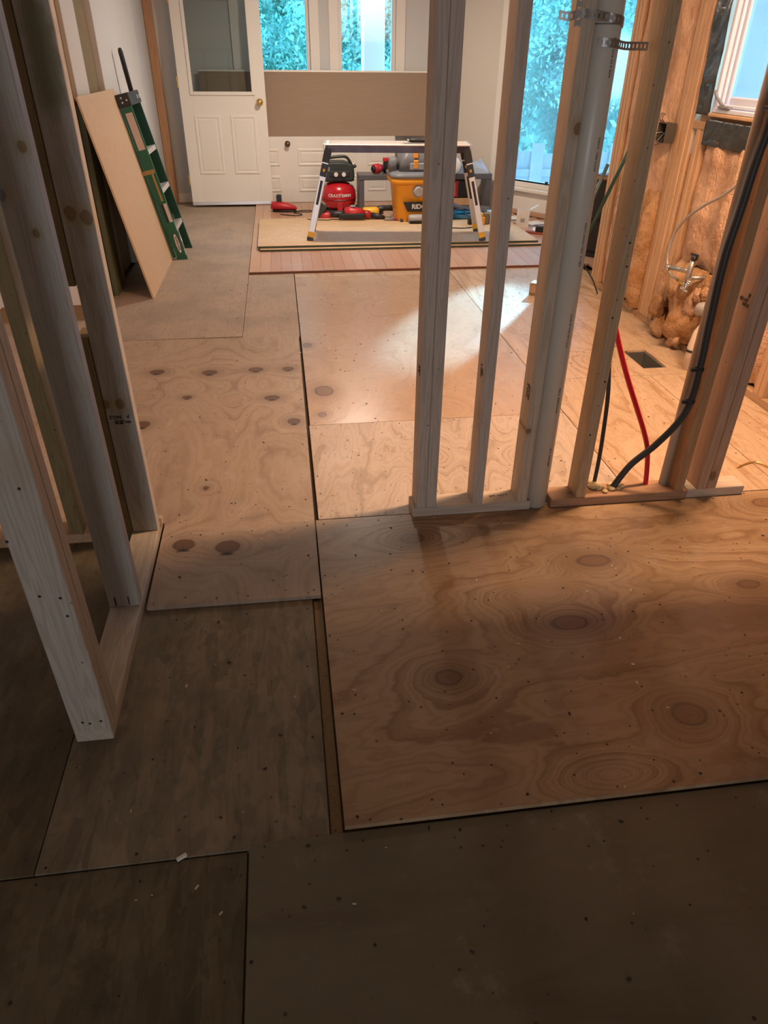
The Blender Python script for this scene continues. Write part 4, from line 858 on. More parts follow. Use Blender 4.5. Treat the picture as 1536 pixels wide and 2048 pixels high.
m = MB(); m.lathe([(1, 0), (1, .0008)], (0, 0, 0), 28); 
vs = [O0+LY*(-.0014+ (0 if p[2] > 0 else .0008))+LZ*(.135+p[0]*.085)+LN*(-.030+p[1]*.020) for p in m.v]; mm = MB().add(vs, m.f); lab = mm.build('brand_oval', M_black, lad)
vs = [O0+LY*(-.0020+ (0 if p[2] > 0 else .0005))+LZ*(.135+p[0]*.076)+LN*(-.030+p[1]*.015) for p in m.v]; MB().add(vs, m.f).build('brand_oval_inner', M_txtw, lad)
text_obj('brand_lettering', 'WERNER', .024, M_txtk, lad, O0+LY*-.0024+LZ*.135+LN*-.030, -LZ, LN, .0002, bold=.0006, sx=1.15)
m = MB(); lb(m, -.004, .0, .66, .69, -.15, -.005); lb(m, -.004, -.001, .50, .66, -.135, -.118); lb(m, -.004, -.001, .46, .66, -.035, -.018); m.build('spreader_bracket', plain('tan_bracket', (.40, .26, .10), .5, .4), lad, .001)
m = MB(); m.tube([LY*.02+LZ*.03+LN*.004, LY*.42+LZ*.30+LN*-.06], .003, 6); m.build('brace_wire', M_alu, lad)
pb = root('long_handled_tool', 'long bar with black grip and blue shaft standing behind the ladder', 'hand tool', (-1.02, 6.92, 0))
tp, bt = Vector((-1.13, 6.50, 1.445))-pb.location, Vector((0, 0, 0.001))
f = lambda t: bt.lerp(tp, t)
MB().tube([f(.0), f(.80)], .011, 10).build('shaft', plain('blue_shaft', (.015, .05, .16), .4), pb); MB().tube([f(.80), f(.985), f(1)], [.018, .018, .012], 10).build('grip', M_rubber, pb); MB().tube([f(.0), f(.02)], .02, 10).build('ferrule', M_steel, pb)

# ---------------------------------------------------------------- stacked floor panels, work platform
M_tg = osb_mat('tongue_panel', ((.66, .46, .27), (.54, .36, .20)), scale=30, ax=(.35, 1), dirt=(.42, .30, .17), dirt_amt=.3, speck=.15, flake=.6); M_tge = plain('green_edge', (.03, .065, .05), .5)
for k, (x0, x1, y0, y1, z0, lb_) in enumerate(((-.205, 2.25, 6.215, 7.40, HZ+.001, 'lower tongue and groove floor panel of the stack of two'), (-.225, 2.235, 6.255, 7.43, HZ+.020, 'upper tongue and groove floor panel carrying the work platform and tools'))):
    b = root('floor_panel', lb_, 'board', (x0, y0, z0), R.uniform(-.002, .002)); L, Wd = x1-x0, y1-y0
    MB().box(0, L, 0, Wd, .0, .0172).build('board', M_tg, b, .001); MB().box(-.0015, L+.0015, -.0015, Wd+.0015, .002, .0145).build('painted_edge', M_tge, b)
PZ = HZ+.0375
plat = root('work_platform', 'aluminium folding work platform with splayed legs and yellow black feet', 'work platform', (1.0, 6.56, PZ)); plat.rotation_euler.z = -.105
tw, td, tz = .605, .155, .745
MB().box(-tw, tw, -td, td, tz-.012, tz).build('deck', plain('deck_alu', (.80, .72, .64), .45, .3), plat, .004)
for s in (-1, 1): MB().box(-tw+.02, tw-.02, s*td-.012 if s > 0 else -td, s*td if s > 0 else -td+.012, tz-.062, tz-.012).build('side_rail', plain('rail_dark', (.07, .05, .055), .25, .7, var=.8, scale=9), plat, .002)
for n in range(6): MB().box(-tw+.03, tw-.03, -td+.03+n*.048, -td+.042+n*.048, tz, tz+.0025).build('deck_rib', M_alu, plat)
for sx in (-1, 1):
    MB().box(sx*tw-.012, sx*tw+.012, -td, td, tz-.05, tz+.004).build('end_cap', M_alu, plat, .005)
    for sy_ in (-1, 1):
        top = Vector((sx*(tw-.03), sy_*(td-.02), tz-.03)); bot = Vector((sx*(tw+.155), sy_*(td+.045), .0)); D_ = (bot-top); 
        leg = MB().bar(top+D_*.0, top+D_*.985, .052, .030, (0, 1, 0)).build('leg', M_alu, plat, .003)
        MB().bar(top-D_*.03, top+D_*.15, .060, .040, (0, 1, 0)).build('leg_bracket', M_black, leg, .004)
        MB().bar(top+D_*.16, top+D_*.30, .054, .034, (0, 1, 0)).build('lock_housing', plain('lock_navy', (.02, .025, .045), .4), leg, .004)
        MB().bar(top+D_*.215, top+D_*.245, .018, .044, (0, 1, 0)).build('lock_button', M_yel, leg, .002)
        MB().bar(top+D_*.34, top+D_*.60, .022, .032, (0, 1, 0)).build('leg_decal', M_black, leg, .001)
        MB().bar(top+D_*.90, top+D_*.965, .058, .037, (0, 1, 0)).build('leg_sleeve', M_yel, leg, .004)
        MB().bar(top+D_*.955, top+D_*1.0, .056, .036, (0, 1, 0)).build('rubber_foot', plain('foot_slate', (.05, .06, .09), .6), leg, .004)
        if sx > 0 and sy_ < 0:
            en = Vector((0, -1, 0)); ez = D_.normalized(); text_obj('leg_print', 'MAX', .05, M_txtk, leg, top+D_*.42+Vector((.014, -.0165, 0)), -ez, ez.cross(Vector((0, 1, 0))).normalized()*1, .0004, bold=.001) if False else None
tk = root('taping_knife', 'black handled taping knife lying on top of the work platform', 'hand tool', (1.17, 6.49, PZ+tz+.0035), -.1)
m = MB(); m.lathe([(.010, -.075), (.016, -.06), (.017, .0), (.014, .05), (.017, .07), (.010, .078)], (0, 0, .017), 12, Matrix.Rotation(PI/2, 3, 'Y')); m.build('handle', M_rubber, tk)
MB().lathe([(.012, 0), (.012, .02)], (-.095, 0, .017), 10, Matrix.Rotation(PI/2, 3, 'Y')).build('hammer_cap', M_chrome, tk)
m = MB(); m.prism([(.078, -.008), (.12, -.01), (.20, -.04), (.20, .04), (.12, .01), (.078, .008)], (0, 0, .016), (1, 0, 0), (0, 1, 0), (0, 0, 1), 0, .0015); m.build('blade', M_chrome, tk)
MB().box(-.13, .09, -.045, -.01, 0, .004).build('guard', M_steel, tk, .001) 
# ---------------------------------------------------------------- compressor
FZ = HZ
cmp_ = root('air_compressor', 'red pancake air compressor with black motor shroud', 'compressor', (.60, 7.98, FZ))
prof = [(.02, .035), (.12, .037), (.165, .060), (.182, .11), (.184, .16), (.178, .21), (.155, .255), (.11, .283), (.05, .293), (.0, .294)]
MB().lathe(prof, n=36).build('tank', M_red, cmp_)
MB().lathe([(.184, .128), (.1865, .131), (.1865, .139), (.184, .142)], n=36).build('weld_seam', plain('red_dark', (.22, .008, .012), .35), cmp_)
for k in range(4):
    a = PI/4+k*PI/2; c = Vector((math.cos(a)*.13, math.sin(a)*.13, 0)); f = MB().bar(c+Vector((0, 0, .06)), c*1.06, .05, .03); f.build('foot', M_rubber, cmp_, .003)
MB().bar((0, -.186, .035), (0, -.176, .125), .055, .01, (0, 1, 0)).build('front_foot', plain('red_bracket', (.42, .012, .02), .4), cmp_, .003)
MB().lathe([(.165, .006), (.172, .012), (.172, .026), (.15, .04)], n=30).build('base_ring', M_rubber, cmp_)
M_shr = plain('shroud', (.020, .030, .027), .40)
sh = MB(); sh.prism([(-.15, .0), (.15, .0), (.165, .05), (.16, .12), (.135, .165), (.06, .185), (-.09, .185), (-.15, .15), (-.165, .06)], (0, .10, .30), (1, 0, 0), (0, 0, 1), (0, -1, 0), 0, .21); sh = sh.build('motor_shroud', M_shr, cmp_, .018, seg=2)
MB().box(-.09, .11, -.118, -.10, .345, .40).build('control_panel', M_black, sh, .006)
for x in (-.03, .05): 
    MB().lathe([(.026, 0), (.026, .014), (.022, .016)], (x, -.117, .373), 16, Matrix.Rotation(PI/2, 3, 'X')).build('gauge_body', M_black, sh); MB().lathe([(.021, 0), (.021, .002)], (x, -.133, .373), 16, Matrix.Rotation(PI/2, 3, 'X')).build('gauge_face', M_txtw, sh)
MB().box(-.15, -.09, -.116, -.104, .40, .44).build('vent_panel', M_gry, sh, .003)
MB().tube(spline([(-.12, -.02, .46), (-.10, -.03, .51), (.02, -.03, .527), (.09, -.03, .52), (.135, -.02, .46), (.15, 0, .42)], 5), .014, 10).build('handle', M_shr, cmp_)
MB().tube([(.145, -.03, .42), (.185, -.03, .445)], [.012, .018], 8).build('regulator_knob', M_black, cmp_); MB().tube([(.08, -.06, .31), (.16, -.08, .315)], .009, 8).build('outlet_coupler', M_brass, cmp_); MB().lathe([(.05, .285), (.06, .29), (.06, .31)], n=16).build('pump_neck', M_black, cmp_)
for i, ch in enumerate('CRAFTSMAN'):
    a = -PI/2+(i-4)*.148; n = Vector((math.cos(a), math.sin(a), 0)); ex = Vector((-math.sin(a), math.cos(a), 0))
    text_obj('brand_lettering', ch, .040, M_txtw, cmp_, n*.1855+ZU*.178, ex, ZU, .0012, bold=.0012)
for i in range(7):
    a = -PI/2+(i-3)*.10; n = Vector((math.cos(a), math.sin(a), 0)); ex = Vector((-math.sin(a), math.cos(a), 0)); MB().fbox(n*.1868+ZU*.135, ex, n, ZU, -.006, .006, 0, .001, -.004, .004).build('print_mark', M_gry, cmp_)
cable('compressor_cord', 'dark cord lying in a curve round the foot of the red compressor', [(.72, 7.95, FZ+.006), (.80, 7.86, FZ+.006), (.76, 7.74, FZ+.006), (.64, 7.70, FZ+.006), (.50, 7.73, FZ+.006)], .005, M_rubber, 'cord', 8)

# ---------------------------------------------------------------- shop vacuum
vac = root('shop_vacuum', 'orange wet dry shop vacuum with grey lid, partly behind the first stud', 'vacuum', (1.315, 7.36, FZ))
def rrect(hw_, hd, r_, z, n=5):
    out = []
    for cx, cy_, a0 in ((hw_-r_, hd-r_, 0), (-hw_+r_, hd-r_, 90), (-hw_+r_, -hd+r_, 180), (hw_-r_, -hd+r_, 270)):
        for k in range(n+1):
            a = math.radians(a0+90*k/n); out.append(Vector((cx+r_*math.cos(a), cy_+r_*math.sin(a), z)))
    return out
def loft(m, secs, sm=True):
    n = len(secs[0]); vs = [p for s in secs for p in s]
    fs = [(i*n+k, i*n+(k+1) % n, (i+1)*n+(k+1) % n, (i+1)*n+k) for i in range(len(secs)-1) for k in range(n)]
    m.add(vs, fs, sm); b = len(m.v)-len(vs); m.f += [tuple(b+k for k in range(n))[::-1], tuple(b+(len(secs)-1)*n+k for k in range(n))]; m.sm += [False, False]; return m
loft(MB(), [rrect(.195, .18, .07, .03), rrect(.205, .19, .07, .05), rrect(.235, .215, .08, .36), rrect(.238, .218, .08, .375)]).build('drum', M_org, vac)
loft(MB(), [rrect(.262, .238, .08, .375), rrect(.268, .243, .08, .39), rrect(.268, .243, .08, .425), rrect(.258, .233, .08, .432)]).build('drum_rim', M_org, vac)
loft(MB(), [rrect(.272, .247, .085, .428), rrect(.275, .25, .085, .445), rrect(.255, .23, .08, .468), rrect(.19, .17, .07, .475)]).build('lid', M_gry, vac)
loft(MB(), [rrect(.19, .16, .05, .47), rrect(.175, .15, .05, .56), rrect(.15, .13, .05, .63), rrect(.10, .10, .05, .65)]).build('motor_head', plain('head_grey', (.16, .16, .165), .45), vac)
loft(MB(), [rrect(.05, .06, .02, .47), rrect(.045, .055, .02, .58), rrect(.035, .04, .02, .60)])
m = loft(MB(), [[p+Vector((-.235, 0, 0)) for p in rrect(.04, .07, .02, .47)], [p+Vector((-.23, 0, 0)) for p in rrect(.035, .06, .02, .57)], [p+Vector((-.225, 0, 0)) for p in rrect(.02, .04, .015, .585)]]); m.build('side_handle', M_gry, vac)
for z0, z1, y in ((.50, .575, -.160), (.59, .645, -.14)): MB().fbox((-.055, y, 0), (1, 0, 0), (0, 1, 0), (0, .0, 1), 0, .045, -.012, .012, z0, z1).build('latch', M_orgb, vac, .006)
MB().box(-.09, .09, -.168, -.15, .49, .55).build('switch_panel', M_gryl, vac, .008)
MB().lathe([(.052, 0), (.056, .006), (.056, .02), (.043, .026), (.043, .06), (.036, .065)], (-.015, -.205, .315), 20, Matrix.Rotation(PI/2, 3, 'X')).build('hose_port', M_gryl, vac)
lp_ = [(-.16, .225), (.20, .225), (.20, .135), (-.115, .135)]
m = MB(); m.prism(lp_, (0, -.2115, 0), (1, 0, 0), (0, -.085, 1), (0, -1, 0), 0, .010); lbp = m.build('label_plate', M_black, vac, .002)
text_obj('brand_lettering', 'RIDGID', .058, M_txtw, vac, (.02, -.240, .180), (1, 0, 0), (0, -.085, 1), .001, bold=.0018)
for s in (-1, 1):
    for t in (-1, 1):
        cst = MB().lathe([(.028, -.014), (.032, -.008), (.032, .008), (.028, .014)], (s*.165, t*.175, .033), 16, Matrix.Rotation(PI/2, 3, 'Y')).build('caster', M_rubber, vac); MB().lathe([(.014, -.0155), (.014, .0155)], (s*.165, t*.175, .033), 12, Matrix.Rotation(PI/2, 3, 'Y')).build('hub', M_gryl, cst)
hose = root('vacuum_hose', 'ribbed grey vacuum hose lying across the blue cord', 'hose', (1.72, 7.62, FZ))
P = spline([(-.14, -.02, .17), (-.04, 0, .13), (.10, 0, .075), (.26, -.03, .05), (.38, -.06, .045), (.46, -.02, .045), (.47, .08, .045), (.36, .14, .045), (.18, .15, .045)], 14); rr_ = [.030+.003*(i % 2) for i in range(len(P))]
MB().tube(P, rr_, 12).build('ribbed_tube', plain('hose_grey', (.085, .09, .10), .5), hose)

# ---------------------------------------------------------------- low bench with tools
bench = root('low_bench', 'low charcoal bench with slab legs against the lying door', 'bench', (.80, 7.80, FZ)); BZ = .372; BL = 1.40
MB().box(0, BL, 0, .245, BZ-.05, BZ).build('bench_top', M_ben, bench, .004)
for x in (0, BL-.055): MB().box(x, x+.055, .004, .241, 0, BZ-.05).build('leg_panel', M_ben, bench, .003)
MB().box(.055, BL-.055, .30, .325, .18, BZ-.05).build('back_rail', M_ben, bench, .003) if False else None
d2 = root('cordless_impact_driver', 'round nosed black and red impact driver lying at the front of the bench', 'drill', (.985, 7.87, FZ+BZ), 0)
MB().tube([(-.03, -.03, .05), (-.02, -.02, .05), (.03, .02, .05), (.055, .04, .05)], [.034, .046, .046, .034], 14).build('motor_barrel', M_redp, d2); MB().tube([(.05, .035, .05), (.085, .06, .045), (.12, .075, .04)], [.036, .030, .034], 10).build('grip', M_black, d2); MB().tube([(-.03, -.03, .05), (-.045, -.042, .05)], [.034, .02], 14).build('nose', M_black, d2); MB().box(.085, .155, .05, .12, .0, .105).build('battery', M_black, d2, .008); MB().box(.083, .157, .048, .122, .105, .14).build('battery_top', M_redp, d2, .006)
d3 = root('cordless_saw', 'black and red trigger tool lying on the bench beside the vacuum', 'power tool', (1.16, 7.90, FZ+BZ), 0)
MB().tube(spline([(-.05, 0, .0), (-.055, 0, .06), (-.03, 0, .10), (.02, 0, .115), (.10, 0, .10)], 5), [.022]*10+[.03]*11, 12).build('body', M_black, d3); MB().lathe([(.022, -.034), (.030, -.03), (.030, .03), (.022, .034)], (.0, 0, .11), 16, Matrix.Rotation(PI/2, 3, 'X')).build('gear_case', M_redp, d3); MB().box(.02, .10, -.03, .03, .012, .06).build('base_plate', M_steel, d3, .004); MB().box(-.03, .14, -.04, .04, 0, .012).build('shoe', M_gry, d3, .002)
rl = root('tape_roll', 'white roll with a dark band lying on its side on the bench', 'roll', (1.77, 7.80, FZ+BZ+.085), -.25)
MB().lathe([(.03, -.06), (.078, -.06), (.084, -.05), (.084, .05), (.078, .06), (.03, .06)], (0, 0, 0), 28, Matrix.Rotation(PI/2, 3, 'X')).build('roll_body', plain('white_roll', (.80, .80, .76), .6), rl); MB().lathe([(.0846, -.01), (.0855, -.008), (.0855, .018), (.0846, .02)], (0, 0, 0), 28, Matrix.Rotation(PI/2, 3, 'X')).build('dark_band', plain('band_navy', (.02, .03, .05), .5), rl); MB().lathe([(.029, -.0605), (.029, .0605)], (0, 0, 0), 16, Matrix.Rotation(PI/2, 3, 'X')).build('roll_core', M_gryl, rl)
ps = root('plastic_sheeting', 'crumpled translucent bluish plastic heaped on the right end of the bench', 'plastic sheeting', (2.0, 7.91, FZ+BZ))
vs = []; nn = 26
for j in range(nn):
    for i in range(nn):
        x = (i/(nn-1)-.5)*.34; y = (j/(nn-1)-.5)*.20; e = max(0, 1-(x/.17)**2)*max(0, 1-(y/.10)**2)
        vs.append((x, y, .002+e**.5*(.10+.08*mnoise.fractal(Vector((x*9, y*9, 1.3)), 1, 2, 4))))
MB().add(vs, [(j*nn+i, j*nn+i+1, (j+1)*nn+i+1, (j+1)*nn+i) for j in range(nn-1) for i in range(nn-1)], False).build('film', plain('cloudy_film', (.42, .50, .58), .25, spec=.8), ps)
cr_ = root('wooden_crate', 'low plain wooden box under the bench carrying the black tool case', 'box', (1.84, 7.98, FZ)); m = MB()
for z in (0, .064): m.box(-.20, .20, -.13, -.118, z, z+.06); m.box(-.20, .20, .118, .13, z, z+.06); m.box(-.20, -.188, -.118, .118, z, z+.06); m.box(.188, .20, -.118, .118, z, z+.06)
m.box(-.20, .20, -.13, .13, .124, .130); m.build('boards', M_frameO, cr_, .002)
tc = root('tool_case', 'black tool case with a red upright label under the bench', 'case', (1.84, 7.97, FZ+.1305)); MB().box(-.20, .17, -.10, .10, 0, .175).build('case_body', M_black, tc, .012, seg=2)
lb2 = MB().box(-.055, .02, -.1035, -.0995, .015, .168).build('red_label', M_redp, tc, .001); MB().box(-.025, -.010, -.1046, -.1034, .03, .15).build('label_stripe', plain('pink_stripe', (.75, .30, .30), .5), tc); MB().tube(spline([(-.06, 0, .172), (-.05, 0, .187), (.03, 0, .187), (.04, 0, .172)], 4), .006, 8).build('case_handle', M_black, tc)
for x in (-.13, .10): MB().box(x, x+.03, -.106, -.10, .10, .14).build('latch', M_gry, tc, .002)
# ---------------------------------------------------------------- tools on the floor
ch = root('red_detail_sander', 'red tear shaped sander with a battery on top, by the door slab', 'sander', (.005, 8.02, FZ), -.15)
def xsec(x, hw_, hz, z0=0.0): return [Vector((x, hw_*math.cos(a), z0+hz*(.5+.5*math.sin(a)))) for a in [2*PI*k/14 for k in range(14)]]
loft(MB(), [xsec(-.12, .03, .04, .025), xsec(-.105, .06, .075, .02), xsec(-.03, .07, .09, .015), xsec(.06, .055, .07, .015), xsec(.13, .03, .04, .02), xsec(.155, .01, .015, .025)]).build('body', M_redp, ch); loft(MB(), [xsec(-.10, .05, .022), xsec(0, .06, .026), xsec(.10, .045, .024), xsec(.15, .012, .018)]).build('sole', M_rubber, ch)
MB().box(-.055, -.005, -.03, .03, .095, .165).build('battery', plain('battery_teal', (.02, .04, .045), .5), ch, .006)
def cord(label, pts, r_=.0042): return cable('power_cord', label, pts, r_, M_rubber, 'cord', 8, 8)
z = FZ+.0046
cord('thin dark cord looped in front of the red detail sander', [(.16, 8.0, z), (.22, 8.04, z), (.31, 8.02, z), (.29, 7.95, z), (.19, 7.96, z), (.12, 7.92, z+.001), (.20, 7.83, z), (.17, 7.76, z), (.08, 7.77, z), (-.02, 7.84, z)])
cord('thin dark cord looped left of the work platform foot', [(.36, 7.50, z+.01), (.28, 7.55, z), (.16, 7.56, z), (.16, 7.48, z), (.28, 7.46, z), (.33, 7.53, z+.009), (.24, 7.45, z+.022), (.26, 7.35, PZ+.003), (.38, 7.31, PZ+.003), (.46, 7.30, PZ+.003)])
ns = root('red_trim_nailer', 'red and black battery nailer lying behind the left platform leg', 'power tool', (.39, 7.455, FZ), .0)
m = MB(); m.fbox((-.07, 0, .02), Vector((.55, 0, .83)), (0, 1, 0), Vector((-.83, 0, .55)), 0, .17, -.04, .04, -.04, .045); m.build('battery_pack', plain('pack_green_black', (.025, .035, .028), .4), ns, .008); loft(MB(), [xsec(-.03, .035, .06), xsec(.0, .05, .10), xsec(.07, .045, .09), xsec(.13, .03, .06)]).build('body', M_redp, ns); MB().tube([(.12, 0, .04), (.20, -.02, .035), (.24, -.03, .03)], [.028, .024, .02], 10).build('nose', M_black, ns)
MB().fbox((-.015, 0, .13), Vector((.55, 0, .83)), (0, 1, 0), Vector((-.83, 0, .55)), 0, .06, -.03, .03, -.03, .03).build('pack_cap', M_gry, ns, .005)
sw = root('reciprocating_saw', 'red and black reciprocating saw lying on the edge of the floor panels', 'power tool', (.665, 7.33, PZ), -.03)
loft(MB(), [xsec(-.20, .028, .045, .02), xsec(-.15, .035, .06, .02), xsec(-.10, .03, .05, .03), xsec(-.06, .034, .055, .025)]).build('rear_grip', M_black, sw); loft(MB(), [xsec(-.06, .05, .085, .02), xsec(.0, .06, .11, .012), xsec(.06, .058, .10, .012), xsec(.12, .045, .085, .01)]).build('motor_housing', M_redp, sw)
MB().fbox((-.02, -.068, .015), (1, 0, 0), (0, 1, 0), ZU, -.10, .16, 0, .03, 0, .05).build('lower_guard', M_rubber, sw, .012, seg=2); loft(MB(), [xsec(.12, .04, .08, .008), xsec(.19, .038, .075, .005), xsec(.20, .03, .06, .005)]).build('gear_cover', plain('red_dark_gear', (.34, .012, .012), .35), sw); loft(MB(), [xsec(.20, .028, .05, .01), xsec(.29, .030, .05, .0), xsec(.34, .02, .03, .0)]).build('nose', M_black, sw); MB().box(.33, .42, -.002, .0, .008, .028).build('blade', M_steel, sw); MB().box(.0, .05, -.03, .03, .115, .128).build('top_vent', M_gry, sw, .004)
gr = root('angle_grinder', 'yellow and black corded angle grinder beside the orange vacuum', 'power tool', (.90, 7.54, FZ), .05)
MB().tube([(-.16, 0, .062), (-.14, 0, .062), (-.10, 0, .062), (-.09, 0, .062)], [.030, .040, .042, .036], 14).build('gear_head', M_steel, gr); MB().tube([(-.09, 0, .062), (-.08, 0, .062), (.04, 0, .066), (.07, 0, .068)], [.042, .050, .050, .042], 16).build('motor_body', M_yel, gr); MB().tube(spline([(.06, 0, .085), (.12, 0, .098), (.19, 0, .098), (.235, 0, .085), (.245, 0, .03)], 5), [.030]*6+[.026]*8+[.024]*7, 12).build('rear_handle', M_black, gr); MB().box(.06, .12, -.02, .02, .045, .062).build('trigger', M_rubber, gr, .004)
MB().lathe([(.058, -.003), (.058, .003)], (-.135, -.01, .035), 24, Matrix.Rotation(.5, 3, 'X')).build('grinding_disc', M_gry, gr); MB().tube([(-.14, 0, .075), (-.15, .05, .12)], [.012, .016], 8).build('side_handle', M_black, gr); MB().box(-.04, .02, -.0515, -.049, .05, .07).build('brand_plate', M_black, gr, .001)
cord('orange yellow cord curling from the grinder handle', [(1.17, 7.54, FZ+.02), (1.19, 7.50, z), (1.15, 7.44, z), (1.05, 7.42, z), (.98, 7.45, z)], .005)['label']
bpy.data.objects[[o.name for o in bpy.data.objects if o.name.startswith('power_cord')][-1]].children[0].data.materials[0] = M_org
pl = root('locking_pliers', 'dark pliers with red handle grips lying near the vacuum caster', 'hand tool', (1.08, 7.235, PZ), -.06)
m = MB(); m.tube([(-.10, 0, .006), (-.05, .004, .014), (-.0, .003, .016)], [.002, .008, .011], 8); m.tube([(-.09, -.012, .006), (-.04, -.008, .012), (.0, -.003, .014)], [.002, .007, .010], 8); m.build('jaws', M_gry, pl); MB().tube(spline([(.0, .004, .016), (.05, .016, .02), (.12, .014, .016)], 4), .010, 8).build('handle_grip', M_redp, pl); MB().tube(spline([(.0, -.004, .015), (.05, -.02, .014), (.13, -.03, .011)], 4), .009, 8).build('handle_grip', plain('maroon', (.22, .02, .04), .5), pl); MB().tube([(.10, -.02, .012), (.125, -.05, .008), (.13, -.075, .006)], .004, 6).build('spring', M_gry, pl)
ml = root('multi_tool', 'rounded grey and black oscillating tool half hidden by the first stud', 'power tool', (1.275, 7.10, PZ), .02)
loft(MB(), [xsec(-.07, .03, .05, .018), xsec(-.055, .045, .07, .008), xsec(.02, .05, .075, .004), xsec(.12, .045, .07, .004), xsec(.2, .035, .055, .006)]).build('body', M_gryl, ml); loft(MB(), [xsec(-.06, .042, .04, .0), xsec(.02, .052, .042, .0), xsec(.2, .04, .038, .0)]).build('grip', M_rubber, ml)
# blue extension cord: coils
bl = root('extension_cord', 'bright blue extension cord coiled in a heap behind the right platform leg', 'cord', (1.83, 7.36, FZ)); M_blu = plain('cord_blue', (.02, .33, .62), .4, var=.1); M_blud = plain('cord_navy', (.015, .05, .11), .45)
for k in range(9):
    a0 = R.uniform(0, 6); rx, ry = R.uniform(.14, .22), R.uniform(.10, .17); ox, oy = R.uniform(-.05, .05), R.uniform(-.04, .04); zz = .007+.0085*k
    pts = [(ox+rx*math.cos(a0+t*.45)*(1+.06*math.sin(3*t*.45+k)), oy+ry*math.sin(a0+t*.45), zz+.006*math.sin(t*.9+k)+.004) for t in range(15)]
    MB().tube(spline(pts, 3), .0068, 7).build('loop', M_blu if k % 4 else M_blud, bl)
MB().tube(spline([(.05, .0, .10), (.0, .10, .09), (.02, -.12, .05), (.05, -.05, .10)], 5), .007, 7).build('tie', M_blud, bl); MB().tube(spline([(.15, .1, .03), (.28, .16, .03), (.36, .10, .012), (.34, .22, .01), (.22, .25, .01)], 6), .007, 7).build('tail', M_blu, bl)
gs = root('orange_charger', 'small orange and black battery charger behind the right platform foot', 'charger', (1.87, 6.99, PZ), .1)
MB().box(-.06, .055, -.045, .045, 0, .07).build('base', M_org, gs, .008, seg=2); MB().box(-.04, .035, -.035, .035, .07, .105).build('battery', M_yel, gs, .005); MB().box(.055, .10, -.03, .04, 0, .10).build('side_battery', plain('pack_tan', (.20, .15, .09), .5), gs, .005); MB().box(-.10, -.06, -.02, .03, 0, .06).build('plug_block', M_black, gs, .005)
gb = root('light_blue_box', 'small pale blue grey carton beside the orange charger', 'box', (2.02, 7.02, PZ), .2); MB().box(-.05, .045, -.04, .04, 0, .115).build('carton', plain('carton_blue', (.40, .48, .56), .6), gb, .002); MB().box(-.03, -.01, -.0412, -.04, .04, .08).build('print_mark', M_black, gb)
cord('black cord lying across the floor panels near the right platform foot', [(1.42, 6.85, PZ+.005), (1.55, 6.83, PZ+.005), (1.68, 6.80, PZ+.005), (1.80, 6.84, PZ+.005), (1.88, 6.90, PZ+.005)], .0045)
bx = root('white_carton', 'small open white cardboard carton with a dark print, right of the second stud', 'box', (2.325, 7.02, FZ), -.35)
m = MB(); m.box(-.06, .06, -.05, -.047, .02, .16); m.box(-.06, .06, .047, .05, .02, .16); m.box(-.06, -.057, -.047, .047, .02, .16); m.box(.057, .06, -.047, .047, .02, .16); m.box(-.06, .06, -.05, .05, 0.0, .02); m.build('carton', plain('carton_white', (.74, .70, .64), .7), bx); MB().box(-.02, .02, -.0512, -.05, .05, .085).build('print_mark', M_gryl, bx); MB().fbox((.06, 0, .16), Vector((.7, 0, .4)).normalized(), (0, 1, 0), Vector((-.4, 0, .7)).normalized(), 0, .09, -.045, .045, 0, .002).build('flap', plain('carton_flap', (.70, .72, .72), .7), bx)
for k, (x, y, rz, sx, sy_, lbl) in enumerate(((2.50, 7.17, .5, .14, .10, 'white paper scrap flat on the floor behind the white carton'), (2.36, 7.44, .1, .18, .12, 'white sheet lying in front of the tall bay window'), (2.50, 6.86, -.3, .14, .10, 'white paper scrap near the red board, right of the carton'))):
    pa = root('paper_sheet', lbl, 'paper', (x, y, FZ), rz); vs = [((i/6-.5)*sx*1.6, (j/6-.5)*sy_*1.6, .002+.012*abs(mnoise.noise(Vector((i*.6, j*.6, k*4))))) for j in range(7) for i in range(7)]
    MB().add(vs, [(j*7+i, j*7+i+1, j*7+i+8, j*7+i+7) for j in range(6) for i in range(6)], True).build('page', M_txtw, pa)
nt = root('navy_tool', 'dark navy hand tool on the floor left of the white carton', 'hand tool', (2.17, 7.06, FZ), .1); loft(MB(), [xsec(-.10, .02, .03), xsec(-.04, .03, .045), xsec(.05, .025, .04), xsec(.09, .02, .03)]).build('body', plain('navy', (.015, .02, .05), .45), nt); MB().tube([(.08, 0, .02), (.13, .01, .02)], .008, 8).build('tip', M_steel, nt)
rb = root('red_board', 'reddish wooden board end lying by the right edge of the floor panels', 'board', (2.36, 6.70, FZ), -.55); MB().box(-.10, .34, -.03, .03, .0, .02).build('board', plain('red_wood', (.30, .07, .04), .5, var=.3), rb, .002)
db = root('dark_battery_pack', 'black block lying on the reddish board by the third stud', 'battery', (2.40, 6.675, FZ+.0205), -.55); MB().box(-.05, .05, -.03, .03, 0, .05).build('shell', M_black, db, .006); MB().box(-.035, .035, -.02, .02, .05, .058).build('contact_rail', M_gry, db, .002)
wb2 = root('wood_offcut', 'small dark wooden offcut standing on the floor left of the third stud', 'wood block', (1.752, 4.83, 0), -.6); MB().box(-.035, .035, -.045, .045, 0, .085).build('block', M_studB, wb2, .003); MB().box(-.03, .03, -.0455, -.045, .02, .07).build('saw_face', M_plateO, wb2)
